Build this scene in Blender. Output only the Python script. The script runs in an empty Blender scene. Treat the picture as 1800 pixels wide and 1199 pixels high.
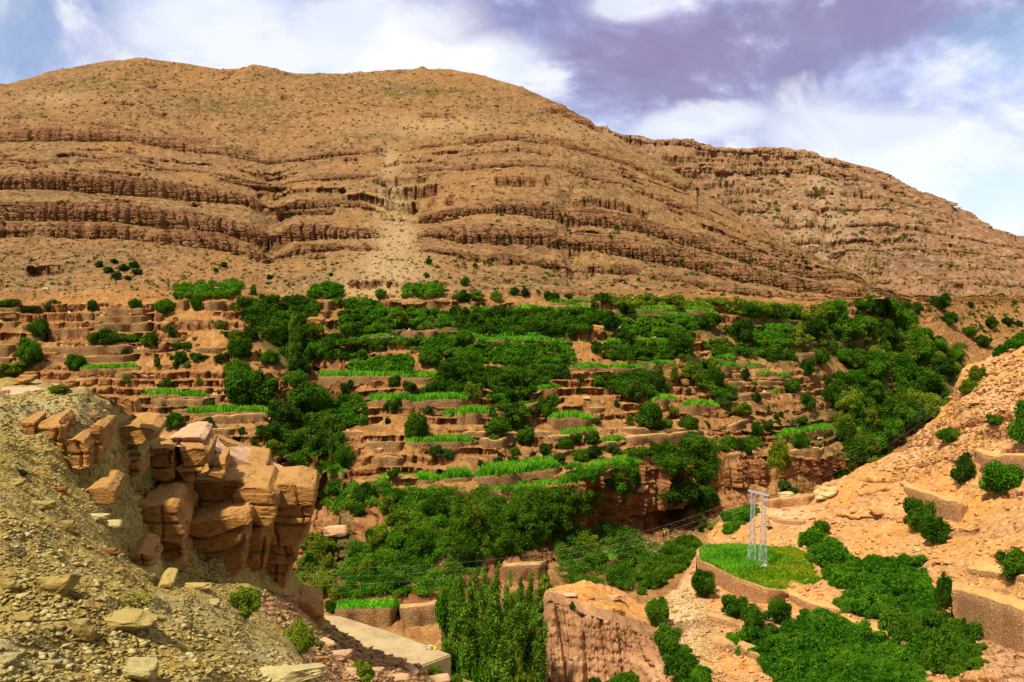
import bpy, bmesh, math, random
import numpy as np
from mathutils import Vector, Matrix
R = math.radians
rng = np.random.default_rng(7)
random.seed(7)
scene = bpy.context.scene
COL = scene.collection

# ------------------------------------------------------------------ camera, sky, sun, exposure
FPX, CX, CY, HORIZON = 1729.0, 900.0, 599.5, 470.0      # photograph frame 1800 x 1199
TH = math.atan((CY - HORIZON) / FPX)
CT, ST = math.cos(TH), math.sin(TH)
EYE = 70.0
cam_data = bpy.data.cameras.new('camera')
cam_data.sensor_width = 36.0
cam_data.lens = 36.0 * FPX / 1800.0
cam_data.clip_start = 0.1
cam_data.clip_end = 6000.0
cam = bpy.data.objects.new('camera', cam_data)
COL.objects.link(cam)
cam.location = (0, 0, EYE)
cam.rotation_euler = (math.pi / 2 - TH, 0, 0)
scene.camera = cam

SUN_EL, SUN_AZ = 58.0, 222.0        # azimuth of the sun, clockwise from +Y (north)
sd = bpy.data.lights.new('sun', 'SUN')
sd.energy = 4.5
sd.angle = R(3.5)
sd.color = (1.0, 0.93, 0.82)
sun = bpy.data.objects.new('sun', sd)
COL.objects.link(sun)
_a, _e = R(SUN_AZ), R(SUN_EL)
to_sun = Vector((math.sin(_a) * math.cos(_e), math.cos(_a) * math.cos(_e), math.sin(_e)))
sun.rotation_euler = to_sun.to_track_quat('Z', 'Y').to_euler()
sun.location = (0, 0, 300)

vs = scene.view_settings
vs.view_transform = 'Standard'
vs.look = 'None'
vs.exposure = 0.45
vs.gamma = 1.0
vs.use_curve_mapping = False

# ---- node helper
class NT:
    def __init__(self, tree):
        self.t = tree
        self.n = tree.nodes
        self.n.clear()
    def new(self, kind, **kw):
        nd = self.n.new(kind)
        ins = kw.pop('ins', {})
        for k, v in kw.items():
            setattr(nd, k, v)
        for k, v in ins.items():
            self.put(nd.inputs[k], v)
        return nd
    def put(self, sock, v):
        if isinstance(v, bpy.types.NodeSocket):
            self.t.links.new(v, sock)
        elif isinstance(v, tuple) and len(v) == 3 and sock.type == 'RGBA':
            sock.default_value = (*v, 1)
        else:
            sock.default_value = v
    def math(self, op, a, b=None, c=None, clamp=False):
        nd = self.n.new('ShaderNodeMath'); nd.operation = op; nd.use_clamp = clamp
        self.put(nd.inputs[0], a)
        if b is not None: self.put(nd.inputs[1], b)
        if c is not None: self.put(nd.inputs[2], c)
        return nd.outputs[0]
    def vmath(self, op, a, b=None):
        nd = self.n.new('ShaderNodeVectorMath'); nd.operation = op
        self.put(nd.inputs[0], a)
        if b is not None: self.put(nd.inputs[1], b)
        return nd.outputs['Value'] if op in ('LENGTH', 'DISTANCE', 'DOT_PRODUCT') else nd.outputs[0]
    def noise(self, vec, scale, detail=4, rough=0.55, dist=0.0):
        nd = self.n.new('ShaderNodeTexNoise')
        self.put(nd.inputs['Vector'], vec)
        nd.inputs['Scale'].default_value = scale
        nd.inputs['Detail'].default_value = detail
        nd.inputs['Roughness'].default_value = rough
        nd.inputs['Distortion'].default_value = dist
        return nd.outputs[0]
    def voro(self, vec, scale, feature='F1', out='Distance'):
        nd = self.n.new('ShaderNodeTexVoronoi'); nd.feature = feature
        self.put(nd.inputs['Vector'], vec)
        nd.inputs['Scale'].default_value = scale
        return nd.outputs[out]
    def step(self, x, lo, hi):
        nd = self.n.new('ShaderNodeMapRange'); nd.interpolation_type = 'SMOOTHSTEP'
        self.put(nd.inputs['Value'], x)
        nd.inputs['From Min'].default_value = lo
        nd.inputs['From Max'].default_value = hi
        return nd.outputs[0]
    def ramp(self, fac, stops):
        nd = self.n.new('ShaderNodeValToRGB')
        cr = nd.color_ramp
        while len(cr.elements) < len(stops): cr.elements.new(0.5)
        for e, (p, c) in zip(cr.elements, stops):
            e.position = p; e.color = (*c, 1)
        self.put(nd.inputs[0], fac)
        return nd.outputs[0]
    def mix(self, fac, a, b, mode='MIX'):
        nd = self.n.new('ShaderNodeMix'); nd.data_type = 'RGBA'; nd.blend_type = mode
        self.put(nd.inputs[0], fac)
        self.put(nd.inputs[6], (*a, 1) if isinstance(a, tuple) else a)
        self.put(nd.inputs[7], (*b, 1) if isinstance(b, tuple) else b)
        return nd.outputs[2]
    def scalevec(self, vec, s):
        nd = self.n.new('ShaderNodeMapping')
        self.put(nd.inputs['Vector'], vec)
        nd.inputs['Scale'].default_value = s
        return nd.outputs[0]
    def bump(self, h, dist, strength=1.0, normal=None):
        nd = self.n.new('ShaderNodeBump')
        nd.inputs['Strength'].default_value = strength
        nd.inputs['Distance'].default_value = dist
        self.put(nd.inputs['Height'], h)
        if normal is not None: self.put(nd.inputs['Normal'], normal)
        return nd.outputs[0]

def pixdir(px, py):
    dx, dy = (px - CX) / FPX, -(py - CY) / FPX
    return Vector((dx, CT + dy * ST, -ST + dy * CT)).normalized()

# ---- world: nishita sky with broken cloud
world = bpy.data.worlds.new('World')
scene.world = world
world.use_nodes = True
W = NT(world.node_tree)
sky = W.new('ShaderNodeTexSky', sky_type='NISHITA')
sky.sun_disc = False
sky.sun_elevation = R(SUN_EL)
sky.sun_rotation = R(SUN_AZ)
sky.altitude = 1500
D = W.new('ShaderNodeTexCoord').outputs['Generated']
Dn = W.vmath('NORMALIZE', D)
wp = W.noise(W.scalevec(Dn, (1, 1, 1.6)), 2.2, 2, 0.5)
wpv = W.new('ShaderNodeCombineXYZ', ins={'X': wp, 'Y': wp, 'Z': wp}).outputs[0]
Dw = W.vmath('ADD', W.scalevec(Dn, (1, 1, 1.5)), W.scalevec(wpv, (0.35, 0.35, 0.35)))
n1 = W.noise(Dw, 4.2, 10, 0.55)
n2 = W.noise(Dw, 11.0, 8, 0.6)
n3 = W.noise(W.vmath('ADD', Dw, (3.1, 1.7, 0.4)), 6.0, 7, 0.55)
def blob(px, py, rx, ry, tilt=0.0):
    """soft mask round a sky direction; radii in degrees along azimuth and height"""
    c = pixdir(px, py)
    side = Vector((c.y, -c.x, 0)).normalized()
    upv = side.cross(c)
    s2 = side * math.cos(tilt) + upv * math.sin(tilt)
    u2 = upv * math.cos(tilt) - side * math.sin(tilt)
    a = W.math('DIVIDE', W.vmath('DOT_PRODUCT', Dn, tuple(s2)), math.sin(R(rx)))
    b = W.math('DIVIDE', W.vmath('DOT_PRODUCT', Dn, tuple(u2)), math.sin(R(ry)))
    q = W.math('SQRT', W.math('ADD', W.math('MULTIPLY', a, a), W.math('MULTIPLY', b, b)))
    q = W.math('ADD', q, W.math('MULTIPLY', W.math('SUBTRACT', W.math('ADD', W.math('MULTIPLY', n3, .4), W.math('MULTIPLY', n2, .6)), 0.5), 4.2))
    return W.math('MULTIPLY', W.math('SUBTRACT', 1.0, W.step(q, 0.45, 1.3)), W.math('GREATER_THAN', W.vmath('DOT_PRODUCT', Dn, tuple(c)), 0.2))
def vmax(*a):
    r = a[0]
    for b in a[1:]: r = W.math('MAXIMUM', r, b)
    return r
cov = W.step(n1, 0.40, 0.60)                                     # general cover
clear = vmax(blob(1760, 350, 3.6, 1.6, -0.2), blob(10, 40, 4, 3), blob(1800, 60, 5, 2))
cov = W.math('MAXIMUM', cov, 0.88)
cov = W.math('MULTIPLY', cov, W.math('SUBTRACT', 1.0, W.math('MULTIPLY', clear, 0.6)))
dark = vmax(blob(1170, 95, 11.0, 3.8, -0.12), blob(1500, 45, 11.5, 3.4, 0.05), blob(1060, 165, 5.0, 2.2, 0.1),
            W.math('MULTIPLY', blob(1400, 190, 9, 2.6, 0.1), 0.55), W.math('MULTIPLY', blob(820, 30, 5, 1.8), 0.6),
            W.math('MULTIPLY', blob(560, 40, 2.2, 2.4, 0.6), 0.35), W.math('MULTIPLY', blob(100, 70, 7, 2.2), 0.45))
violet = vmax(blob(1180, 110, 7.5, 2.6, 0.1), blob(1500, 25, 8, 2.4, 0.1))
cl = W.ramp(W.math('ADD', W.math('MULTIPLY', n1, .4), W.math('ADD', W.math('MULTIPLY', n2, .4), W.math('MULTIPLY', W.noise(Dw, 34.0, 6, 0.65), .2))), [(0.38, (0.46, 0.52, 0.88)), (0.47, (0.72, 0.78, 1.0)), (0.54, (1.0, 1.0, 1.0))])
cl = W.mix(W.math('MULTIPLY', dark, 0.93), cl, W.ramp(n2, [(0.3, (0.25, 0.24, 0.47)), (0.7, (0.50, 0.50, 0.82))]))
cl = W.mix(W.math('MULTIPLY', violet, 0.75), cl, (0.30, 0.24, 0.42))
white = vmax(blob(380, 30, 4.5, 2.2, 0.3), blob(620, 70, 5.5, 2.4, 0.0), blob(860, 110, 3.5, 1.3), blob(1120, 8, 2.2, .9), blob(1230, 215, 3.5, 1.0, 0.1),
             blob(1640, 280, 8, 2.2, -0.3))
cl = W.mix(W.math('MULTIPLY', white, 0.75), cl, (1.02, 1.04, 1.06))
# cloud away from the picture is the ordinary grey-white broken deck
front = W.step(W.vmath('DOT_PRODUCT', Dn, tuple(pixdir(900, 300))), 0.55, 0.8)
cl = W.mix(front, (0.40, 0.39, 0.39), W.mix(1.0, cl, (0.74, 0.75, 0.77), "MULTIPLY"))
bg1 = W.new('ShaderNodeBackground', ins={'Color': sky.outputs[0], 'Strength': 0.10})
bg2 = W.new('ShaderNodeBackground', ins={'Color': cl, 'Strength': 1.0})
covf = W.math('MULTIPLY', cov, W.math('ADD', 0.75, W.math('MULTIPLY', front, 0.25)))
mixs = W.new('ShaderNodeMixShader', ins={0: covf, 1: bg1.outputs[0], 2: bg2.outputs[0]})
W.new('ShaderNodeOutputWorld', ins={'Surface': mixs.outputs[0]})

# ------------------------------------------------------------------ numeric helpers
def _hash(ix, iy, iz, seed):
    h = (ix * 374761393 + iy * 668265263 + iz * 2147483647 + seed * 974634777) & 0xFFFFFFFF
    h = ((h ^ (h >> 13)) * 1274126177) & 0xFFFFFFFF
    h = ((h ^ (h >> 16)) * 2246822519) & 0xFFFFFFFF
    return ((h ^ (h >> 15)) & 0xFFFFFF) / 8388607.5 - 1.0
def vnoise(x, y, z, seed=0):
    x, y, z = np.broadcast_arrays(np.asarray(x, float), np.asarray(y, float), np.asarray(z, float))
    xi, yi, zi = np.floor(x), np.floor(y), np.floor(z)
    fx, fy, fz = x - xi, y - yi, z - zi
    fx, fy, fz = (f * f * f * (f * (f * 6 - 15) + 10) for f in (fx, fy, fz))
    xi, yi, zi = xi.astype(np.int64), yi.astype(np.int64), zi.astype(np.int64)
    r = 0
    for a in (0, 1):
        wa = fx if a else 1 - fx
        for b in (0, 1):
            wb = fy if b else 1 - fy
            for c in (0, 1):
                r = r + wa * wb * (fz if c else 1 - fz) * _hash(xi + a, yi + b, zi + c, seed)
    return r
def fbm(x, y, z, o=4, seed=0, g=0.5):
    r, a, s = 0, 1.0, 0
    for k in range(o):
        r = r + a * vnoise(x, y, z, seed + k); s += a
        x, y, z, a = x * 2.03 + 11.3, y * 2.03 + 5.7, z * 2.03 + 2.9, a * g
    return r / s
def ridged(x, y, z, o=4, seed=0):
    r, a, s = 0, 1.0, 0
    for k in range(o):
        r = r + a * (1 - np.abs(vnoise(x, y, z, seed + k)) * 2); s += a
        x, y, z, a = x * 2.03 + 3.3, y * 2.03 + 8.7, z * 2.03 + 1.9, a * 0.5
    return r / s
def sstep(x, a, b):
    t = np.clip((x - a) / (b - a), 0, 1)
    return t * t * (3 - 2 * t)
def rnd(i, seed=0):
    i = np.asarray(i).astype(np.int64)
    return _hash(i, i * 0 + 7, i * 0 + 3, seed) * 0.5 + 0.5

def ratio(py):
    dy = -(np.asarray(py, float) - CY) / FPX
    return (dy * CT - ST) / (CT + dy * ST)
def py_of(z, d):
    r = (z - EYE) / d
    dy = (r * CT + ST) / (CT - r * ST)
    return CY - dy * FPX
def pt(px, py, d):
    """pixel of the photograph + forward distance in metres -> world point"""
    px, py, d = (np.asarray(v, float) for v in (px, py, d))
    dx, dy = (px - CX) / FPX, -(py - CY) / FPX
    s = d / (CT + dy * ST)
    return np.stack(np.broadcast_arrays(dx * s, d, EYE + (-ST + dy * CT) * s), -1)
def pix(p):
    v = Vector(p) - Vector((0, 0, EYE))
    f = v.y * CT - v.z * ST
    u = v.y * ST + v.z * CT
    return CX + FPX * v.x / f, CY - FPX * u / f

def make_mesh(name, verts, faces, mat=None, smooth=False, mats=None, midx=None):
    verts = np.asarray(verts, np.float32); faces = np.asarray(faces, np.int32)
    me = bpy.data.meshes.new(name)
    me.vertices.add(len(verts)); me.vertices.foreach_set('co', verts.ravel())
    k = faces.shape[1]
    me.loops.add(faces.size); me.loops.foreach_set('vertex_index', faces.ravel())
    me.polygons.add(len(faces))
    me.polygons.foreach_set('loop_start', np.arange(0, faces.size, k, dtype=np.int32))
    me.polygons.foreach_set('loop_total', np.full(len(faces), k, dtype=np.int32))
    if smooth: me.polygons.foreach_set('use_smooth', np.ones(len(faces), bool))
    for m in (mats or ([mat] if mat else [])): me.materials.append(m)
    if midx is not None: me.polygons.foreach_set('material_index', np.asarray(midx, np.int32))
    me.update(calc_edges=True)
    return me
def link(name, me, parent=None, loc=None):
    o = bpy.data.objects.new(name, me)
    COL.objects.link(o)
    if parent: o.parent = parent
    if loc is not None: o.location = loc
    return o
def tag(o, label=None, cat=None, group=None, kind=None):
    if label: o['label'] = label
    if cat: o['category'] = cat
    if group: o['group'] = group
    if kind: o['kind'] = kind
    return o
def grid_faces(nr, nc):
    i = np.arange(nr - 1)[:, None] * nc + np.arange(nc - 1)[None, :]
    return np.stack([i, i + 1, i + nc + 1, i + nc], -1).reshape(-1, 4)

# ------------------------------------------------------------------ materials
def new_mat(name):
    m = bpy.data.materials.new(name); m.use_nodes = True
    t = NT(m.node_tree)
    b = t.new('ShaderNodeBsdfPrincipled')
    b.inputs['Roughness'].default_value = 0.9
    b.inputs['Specular IOR Level'].default_value = 0.15
    t.new('ShaderNodeOutputMaterial', ins={'Surface': b.outputs[0]})
    return m, t, b
def terrain_mat(name, soil, cliff, pale, green, fine=1.0, bumpd=0.5, strat=0.35, streak=None):
    """soil/cliff are lists of 3 colours; zone attribute: R cliff, G pale scree, B grass tint, A red earth"""
    m, t, b = new_mat(name)
    P = t.new('ShaderNodeTexCoord').outputs['Object']
    at = t.new('ShaderNodeAttribute', attribute_name='zone')
    sp = t.new('ShaderNodeSeparateColor', ins={0: at.outputs['Color']})
    nz = t.noise(P, 0.02 * fine, 5, 0.6)
    nf = t.noise(P, 0.35 * fine, 6, 0.7)
    ng = t.noise(P, 1.6 * fine, 4, 0.75)
    s = t.mix(t.step(nf, 0.34, 0.66), soil[0], soil[1])
    s = t.mix(t.step(nz, 0.42, 0.64), s, soil[2])
    s = t.mix(t.math('MULTIPLY', t.step(t.noise(t.scalevec(P, (.35, .35, 1.5)), 0.12 * fine, 6, 0.7), 0.5, 0.66), 0.6), s, tuple(c * 0.62 for c in soil[1]))
    spk = t.voro(P, 0.55 * fine, 'F1', 'Color')
    spv = t.new('ShaderNodeSeparateColor', ins={0: spk}).outputs[0]
    s = t.mix(t.math('MULTIPLY', t.step(spv, 0.70, 0.92), 0.35), s, pale)
    s = t.mix(t.math('MULTIPLY', t.step(ng, 0.53, 0.66), 0.6), s, tuple(c * 0.42 for c in soil[1]))
    s = t.mix(t.math('MULTIPLY', sp.outputs[1], t.step(nf, 0.2, 0.6)), s, t.mix(nf, pale, tuple(c * 0.8 for c in pale)))
    Pc = t.scalevec(P, (0.12, 0.12, 1.6))
    nb = t.noise(Pc, strat, 5, 0.65, 0.4)
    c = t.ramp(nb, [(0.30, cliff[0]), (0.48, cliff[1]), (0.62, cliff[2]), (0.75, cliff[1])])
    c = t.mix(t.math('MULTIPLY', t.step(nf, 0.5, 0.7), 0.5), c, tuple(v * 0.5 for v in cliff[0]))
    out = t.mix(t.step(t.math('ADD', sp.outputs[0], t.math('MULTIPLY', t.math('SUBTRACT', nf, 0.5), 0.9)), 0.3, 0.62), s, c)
    out = t.mix(t.math('MULTIPLY', at.outputs['Alpha'], .75), out, t.mix(1.0, out, (1.42, 1.28, 0.98), 'MULTIPLY'))
    gm = t.step(t.math('ADD', sp.outputs[2], t.math('MULTIPLY', t.math('SUBTRACT', t.noise(P, 0.16 * fine, 6, 0.75), 0.5), 1.6)), 0.42, 0.72)
    out = t.mix(t.math('MULTIPLY', gm, 0.9), out, t.mix(nf, green, tuple(v * 0.55 for v in green)))
    t.put(b.inputs['Base Color'], out)
    h = t.math('ADD', t.math('MULTIPLY', nf, 1.0), t.math('MULTIPLY', ng, 0.35))
    h = t.math('SUBTRACT', h, t.math('MULTIPLY', t.voro(P, 0.9 * fine), 0.35))
    t.put(b.inputs['Normal'], t.bump(h, bumpd, 0.9))
    return m

MT = terrain_mat('mountain_soil', [(0.310, 0.168, 0.060), (0.175, 0.086, 0.031), (0.295, 0.144, 0.044)],
                 [(0.095, 0.038, 0.015), (0.205, 0.090, 0.033), (0.31, 0.158, 0.066)], (0.44, 0.285, 0.125), (0.115, 0.105, 0.018), 0.9, 1.2)
MT2 = terrain_mat('far_mountain_soil', [(0.290, 0.152, 0.070), (0.178, 0.090, 0.043), (0.285, 0.142, 0.060)],
                  [(0.14, 0.070, 0.030), (0.25, 0.128, 0.054), (0.36, 0.20, 0.09)], (0.5, 0.34, 0.19), (0.13, 0.13, 0.03), 0.6, 1.1)
MC = terrain_mat('terrace_soil', [(0.50, 0.270, 0.110), (0.34, 0.160, 0.055), (0.46, 0.235, 0.085)],
                 [(0.17, 0.085, 0.035), (0.36, 0.175, 0.07), (0.46, 0.27, 0.12)], (0.62, 0.42, 0.22), (0.035, 0.10, 0.010), 2.0, 0.5)
MD = terrain_mat('orange_slope_soil', [(0.60, 0.315, 0.105), (0.42, 0.185, 0.052), (0.58, 0.255, 0.055)],
                 [(0.20, 0.10, 0.045), (0.40, 0.195, 0.08), (0.54, 0.30, 0.14)], (0.78, 0.53, 0.29), (0.22, 0.22, 0.02), 3.5, 0.22)
ME = terrain_mat('gravel_soil', [(0.39, 0.285, 0.070), (0.25, 0.158, 0.030), (0.38, 0.240, 0.042)],
                 [(0.20, 0.09, 0.035), (0.36, 0.155, 0.055), (0.46, 0.22, 0.085)], (0.50, 0.44, 0.23), (0.30, 0.27, 0.01), 16.0, 0.06)

# ------------------------------------------------------------------ terrain lofts
def line(*pts, w=0.0, smooth=14):
    return dict(p=pts, w=w, s=smooth)
def eval_line(L, pxs, seed):
    p = sorted(L['p'])
    X = np.array([q[0] for q in p], float)
    Dd = np.array([q[2] for q in p], float)
    Y = np.array([py_of(EYE + q[1][0], q[2]) if isinstance(q[1], tuple) else q[1] for q in p], float)
    fine = np.arange(pxs[0] - 60, pxs[-1] + 60, 1.0)
    y, d = np.interp(fine, X, Y), np.interp(fine, X, Dd)
    if L['s']:
        k = np.hanning(2 * L['s'] + 1); k /= k.sum()
        y = np.convolve(np.pad(y, L['s'], mode='edge'), k, 'valid')
        d = np.convolve(np.pad(d, L['s'], mode='edge'), k, 'valid')
    if L['w']:
        y = y + L['w'] * fbm(fine / 60.0, fine * 0, seed * 3.3, 6, seed, 0.55) * 2
    return np.interp(pxs, fine, y), np.interp(pxs, fine, d)

TERR = []
def loft(name, lines, segs, px0, px1, step, mat, blobs=(), amp=1.0, seed=1, clamp_to=None, gullies=(), fs=1.0):
    pxs = np.arange(px0, px1 + step, step)
    ev = [eval_line(L, pxs, seed + i) for i, L in enumerate(lines)]
    if clamp_to is not None:                 # keep every lower line below the ridge
        K = clamp_to
        for k in range(K):
            lim = ev[K][0] + (K - k) * 1.2
            hid = ev[k][0] < lim
            ev[k] = (np.where(hid, lim, ev[k][0]), np.where(hid, ev[K][1] - (K - k) * 1.0, np.minimum(ev[k][1], ev[K][1] - (K - k) * 1.0)))
    rows, zR, zt = [], [], []
    A = [pt(pxs, y, d) for y, d in ev]
    sx = A[0][:, 0] * 0
    for k, sg in enumerate(segs):
        n = sg['n']
        last = k == len(segs) - 1
        T = np.arange(n + (1 if last else 0)) / n
        a, b = A[k][None], A[k + 1][None]
        t = T[:, None] * np.ones(len(pxs))[None]
        h, v = t.copy(), t.copy()
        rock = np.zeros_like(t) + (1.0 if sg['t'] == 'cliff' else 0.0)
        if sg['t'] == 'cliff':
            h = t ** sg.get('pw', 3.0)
            msk = sstep(fbm(pxs / 55.0, k * 3.7, 0, 3, seed + 5), -0.55, -0.15)[None]
            rock = rock * np.maximum(msk, sg.get('solid', 0.0))
            if name == 'hillside' and k > 5:
                win = np.exp(-((pxs - 702) / 36.0) ** 4)[None]; rock = rock * (1 - win); h = h + (t - h) * win
            if 'rng' in sg:
                win = (sstep(pxs, sg['rng'][0] - 30, sg['rng'][0] + 30) * (1 - sstep(pxs, sg['rng'][1] - 10, sg['rng'][1] + 30)))[None]
                rock = rock * win; h = t + (h - t) * win
        m = sg.get('m', 0)
        if m:
            ph = t * m + 0.25 * fbm(pxs / 90.0, seed * 1.0, 0, 3, seed + k)[None]
            ph = np.clip(ph, 0, m)
            fl, fr = np.floor(ph), ph - np.floor(ph)
            vs_ = (fl + np.clip((fr - 0.68) / 0.32, 0, 1)) / m
            hs_ = (fl + np.clip(fr / 0.72, 0, 1)) / m
            mk = sstep(fbm(pxs[None] / 70.0, fl * 5.1, k * 9.0, 3, seed + 31), sg.get('mk', 0.0), sg.get('mk', 0.0) + 0.3) * sg.get('ms', 0.8)
            edge = np.minimum(1, np.minimum(t, 1 - t) * 8)
            mk = mk * edge
            if name == 'hillside': mk = mk * (1 - .85 * sstep(pxs, 1560, 1660))[None]
            h = h + (hs_ - h) * mk; v = v + (vs_ - v) * mk
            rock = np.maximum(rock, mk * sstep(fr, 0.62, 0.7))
        p = np.empty(t.shape + (3,))
        p[..., :2] = a[..., :2] + (b[..., :2] - a[..., :2]) * h[..., None]
        p[..., 2] = a[..., 2] + (b[..., 2] - a[..., 2]) * v
        rows.append(p); zR.append(rock); zt.append(np.full(t.shape, float(k)) + t)
    P = np.concatenate(rows); rock = np.concatenate(zR); kk = np.concatenate(zt)
    nr, nc = rock.shape
    # picture position of every vertex, used to place zones of soil on the ground
    x, y, z = P[..., 0], P[..., 1], P[..., 2]
    def pixpos(P):
        f = P[..., 1] * CT - (P[..., 2] - EYE) * ST
        f = np.maximum(f, 0.2)
        return CX + FPX * P[..., 0] / f, CY - FPX * (P[..., 1] * ST + (P[..., 2] - EYE) * CT) / f
    PX, PY = pixpos(P)
    du = np.gradient(P, axis=1); dv = np.gradient(P, axis=0)
    N = np.cross(du, dv); N /= np.linalg.norm(N, axis=-1, keepdims=True) + 1e-9
    flip = np.where(N[..., 2] < 0, -1.0, 1.0); N *= flip[..., None]
    from_seg = [np.clip(kk.astype(int), 0, len(segs) - 1)][0]
    ampv = np.array([sg.get('a', 1.0) for sg in segs])[from_seg] * amp
    disp = ampv * (2.2 * fbm(x / (26 * fs), y / (26 * fs), z / (26 * fs), 4, seed + 50) + 0.9 * fbm(x / (5 * fs), y / (5 * fs), z / (5 * fs), 4, seed + 60, 0.6))
    # spurs and runnels falling down the slope
    disp += ampv * 1.6 * ridged(x / (22 * fs), y / (90 * fs), z / (60 * fs), 3, seed + 70)
    for (gx, gy0, gy1, wd, dp) in gullies:
        cx = np.interp(PY, [q[1] for q in gx], [q[0] for q in gx])
        disp -= dp * np.exp(-((PX - cx) / wd) ** 2) * sstep(PY, gy0 - 15, gy0 + 15) * (1 - sstep(PY, gy1 - 20, gy1 + 20))
    # jointed cliff faces: pillars, blocks and beds
    cs = np.array([sg.get('cs', 5.0) for sg in segs])[from_seg]
    ca = np.array([sg.get('ca', 1.6) for sg in segs])[from_seg]
    wv = x + y * 0.35 + 1.6 * cs * 0.4 * fbm(x / 9, y / 9, z / 30, 2, seed + 80)
    c1 = wv / cs; i1 = np.floor(c1); f1 = c1 - i1
    c2 = wv / (cs * 0.43) + 0.37; i2 = np.floor(c2); f2 = c2 - i2
    bed = z / (cs * 0.55) + 0.4 * fbm(x / 30, y / 30, 0, 2, seed + 81); ib = np.floor(bed); fb = bed - ib
    j = ca * (rnd(i1, seed) - 0.5) * 1.3 + ca * 0.7 * (rnd(i2 * 7, seed + 2) - 0.5) + ca * .25 * (rnd(i2 * 7 + ib, seed + 3) - .5)
    j -= ca * 1.2 * np.exp(-(np.minimum(f1, 1 - f1) / 0.11) ** 2) + ca * 0.35 * np.exp(-(np.minimum(f2, 1 - f2) / 0.13) ** 2)
    j -= ca * 0.18 * np.exp(-(np.minimum(fb, 1 - fb) / 0.12) ** 2)
    j += ca * .55 * fbm(wv / (cs * .2), y / (cs * .2), z / (cs * 2.5), 3, seed + 90, .6) + ca * .3 * ridged(x / (cs * .15), y / (cs * .15), z / (cs * .2), 2, seed + 95)
    rk = sstep(rock, 0.1, 0.8)
    disp += amp * .38 * fs * fbm(x / (1.5 * fs), y / (1.5 * fs), z / (1.2 * fs), 2, seed + 99, .7) * np.where(ampv > 0, 1, 0)
    P = P + N * disp[..., None] * (1 - 0.4 * rk)[..., None]
    Nh = N.copy(); Nh[..., 2] *= 0.2
    P = P + Nh * (j * rk * amp)[..., None]
    zone = np.zeros((nr, nc, 4))
    zone[..., 0] = rock
    if name == 'hillside': zone[..., 3] = sstep(PY + 14 * fbm(x / 12, y / 12, 0, 3, 7), 500, 530)
    for (bx, by, rx, ry, ch, val) in blobs:
        q = ((PX - bx) / rx) ** 2 + ((PY - by) / ry) ** 2
        zone[..., ch] = np.maximum(zone[..., ch], val * np.exp(-q * 1.2)) if val > 0 else zone[..., ch] * (1 + val * np.exp(-q * 1.2))
    me = make_mesh(name, P.reshape(-1, 3), grid_faces(nr, nc)[:, ::-1] if False else grid_faces(nr, nc), mat, smooth=False)
    ca_ = me.color_attributes.new('zone', 'FLOAT_COLOR', 'POINT')
    ca_.data.foreach_set('color', zone.reshape(-1, 4).astype(np.float32).ravel())
    o = link(name, me); o['kind'] = 'structure'
    TERR.append(o)
    return o
S = lambda n, t='slope', **k: dict(n=n, t=t, **k)
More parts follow.
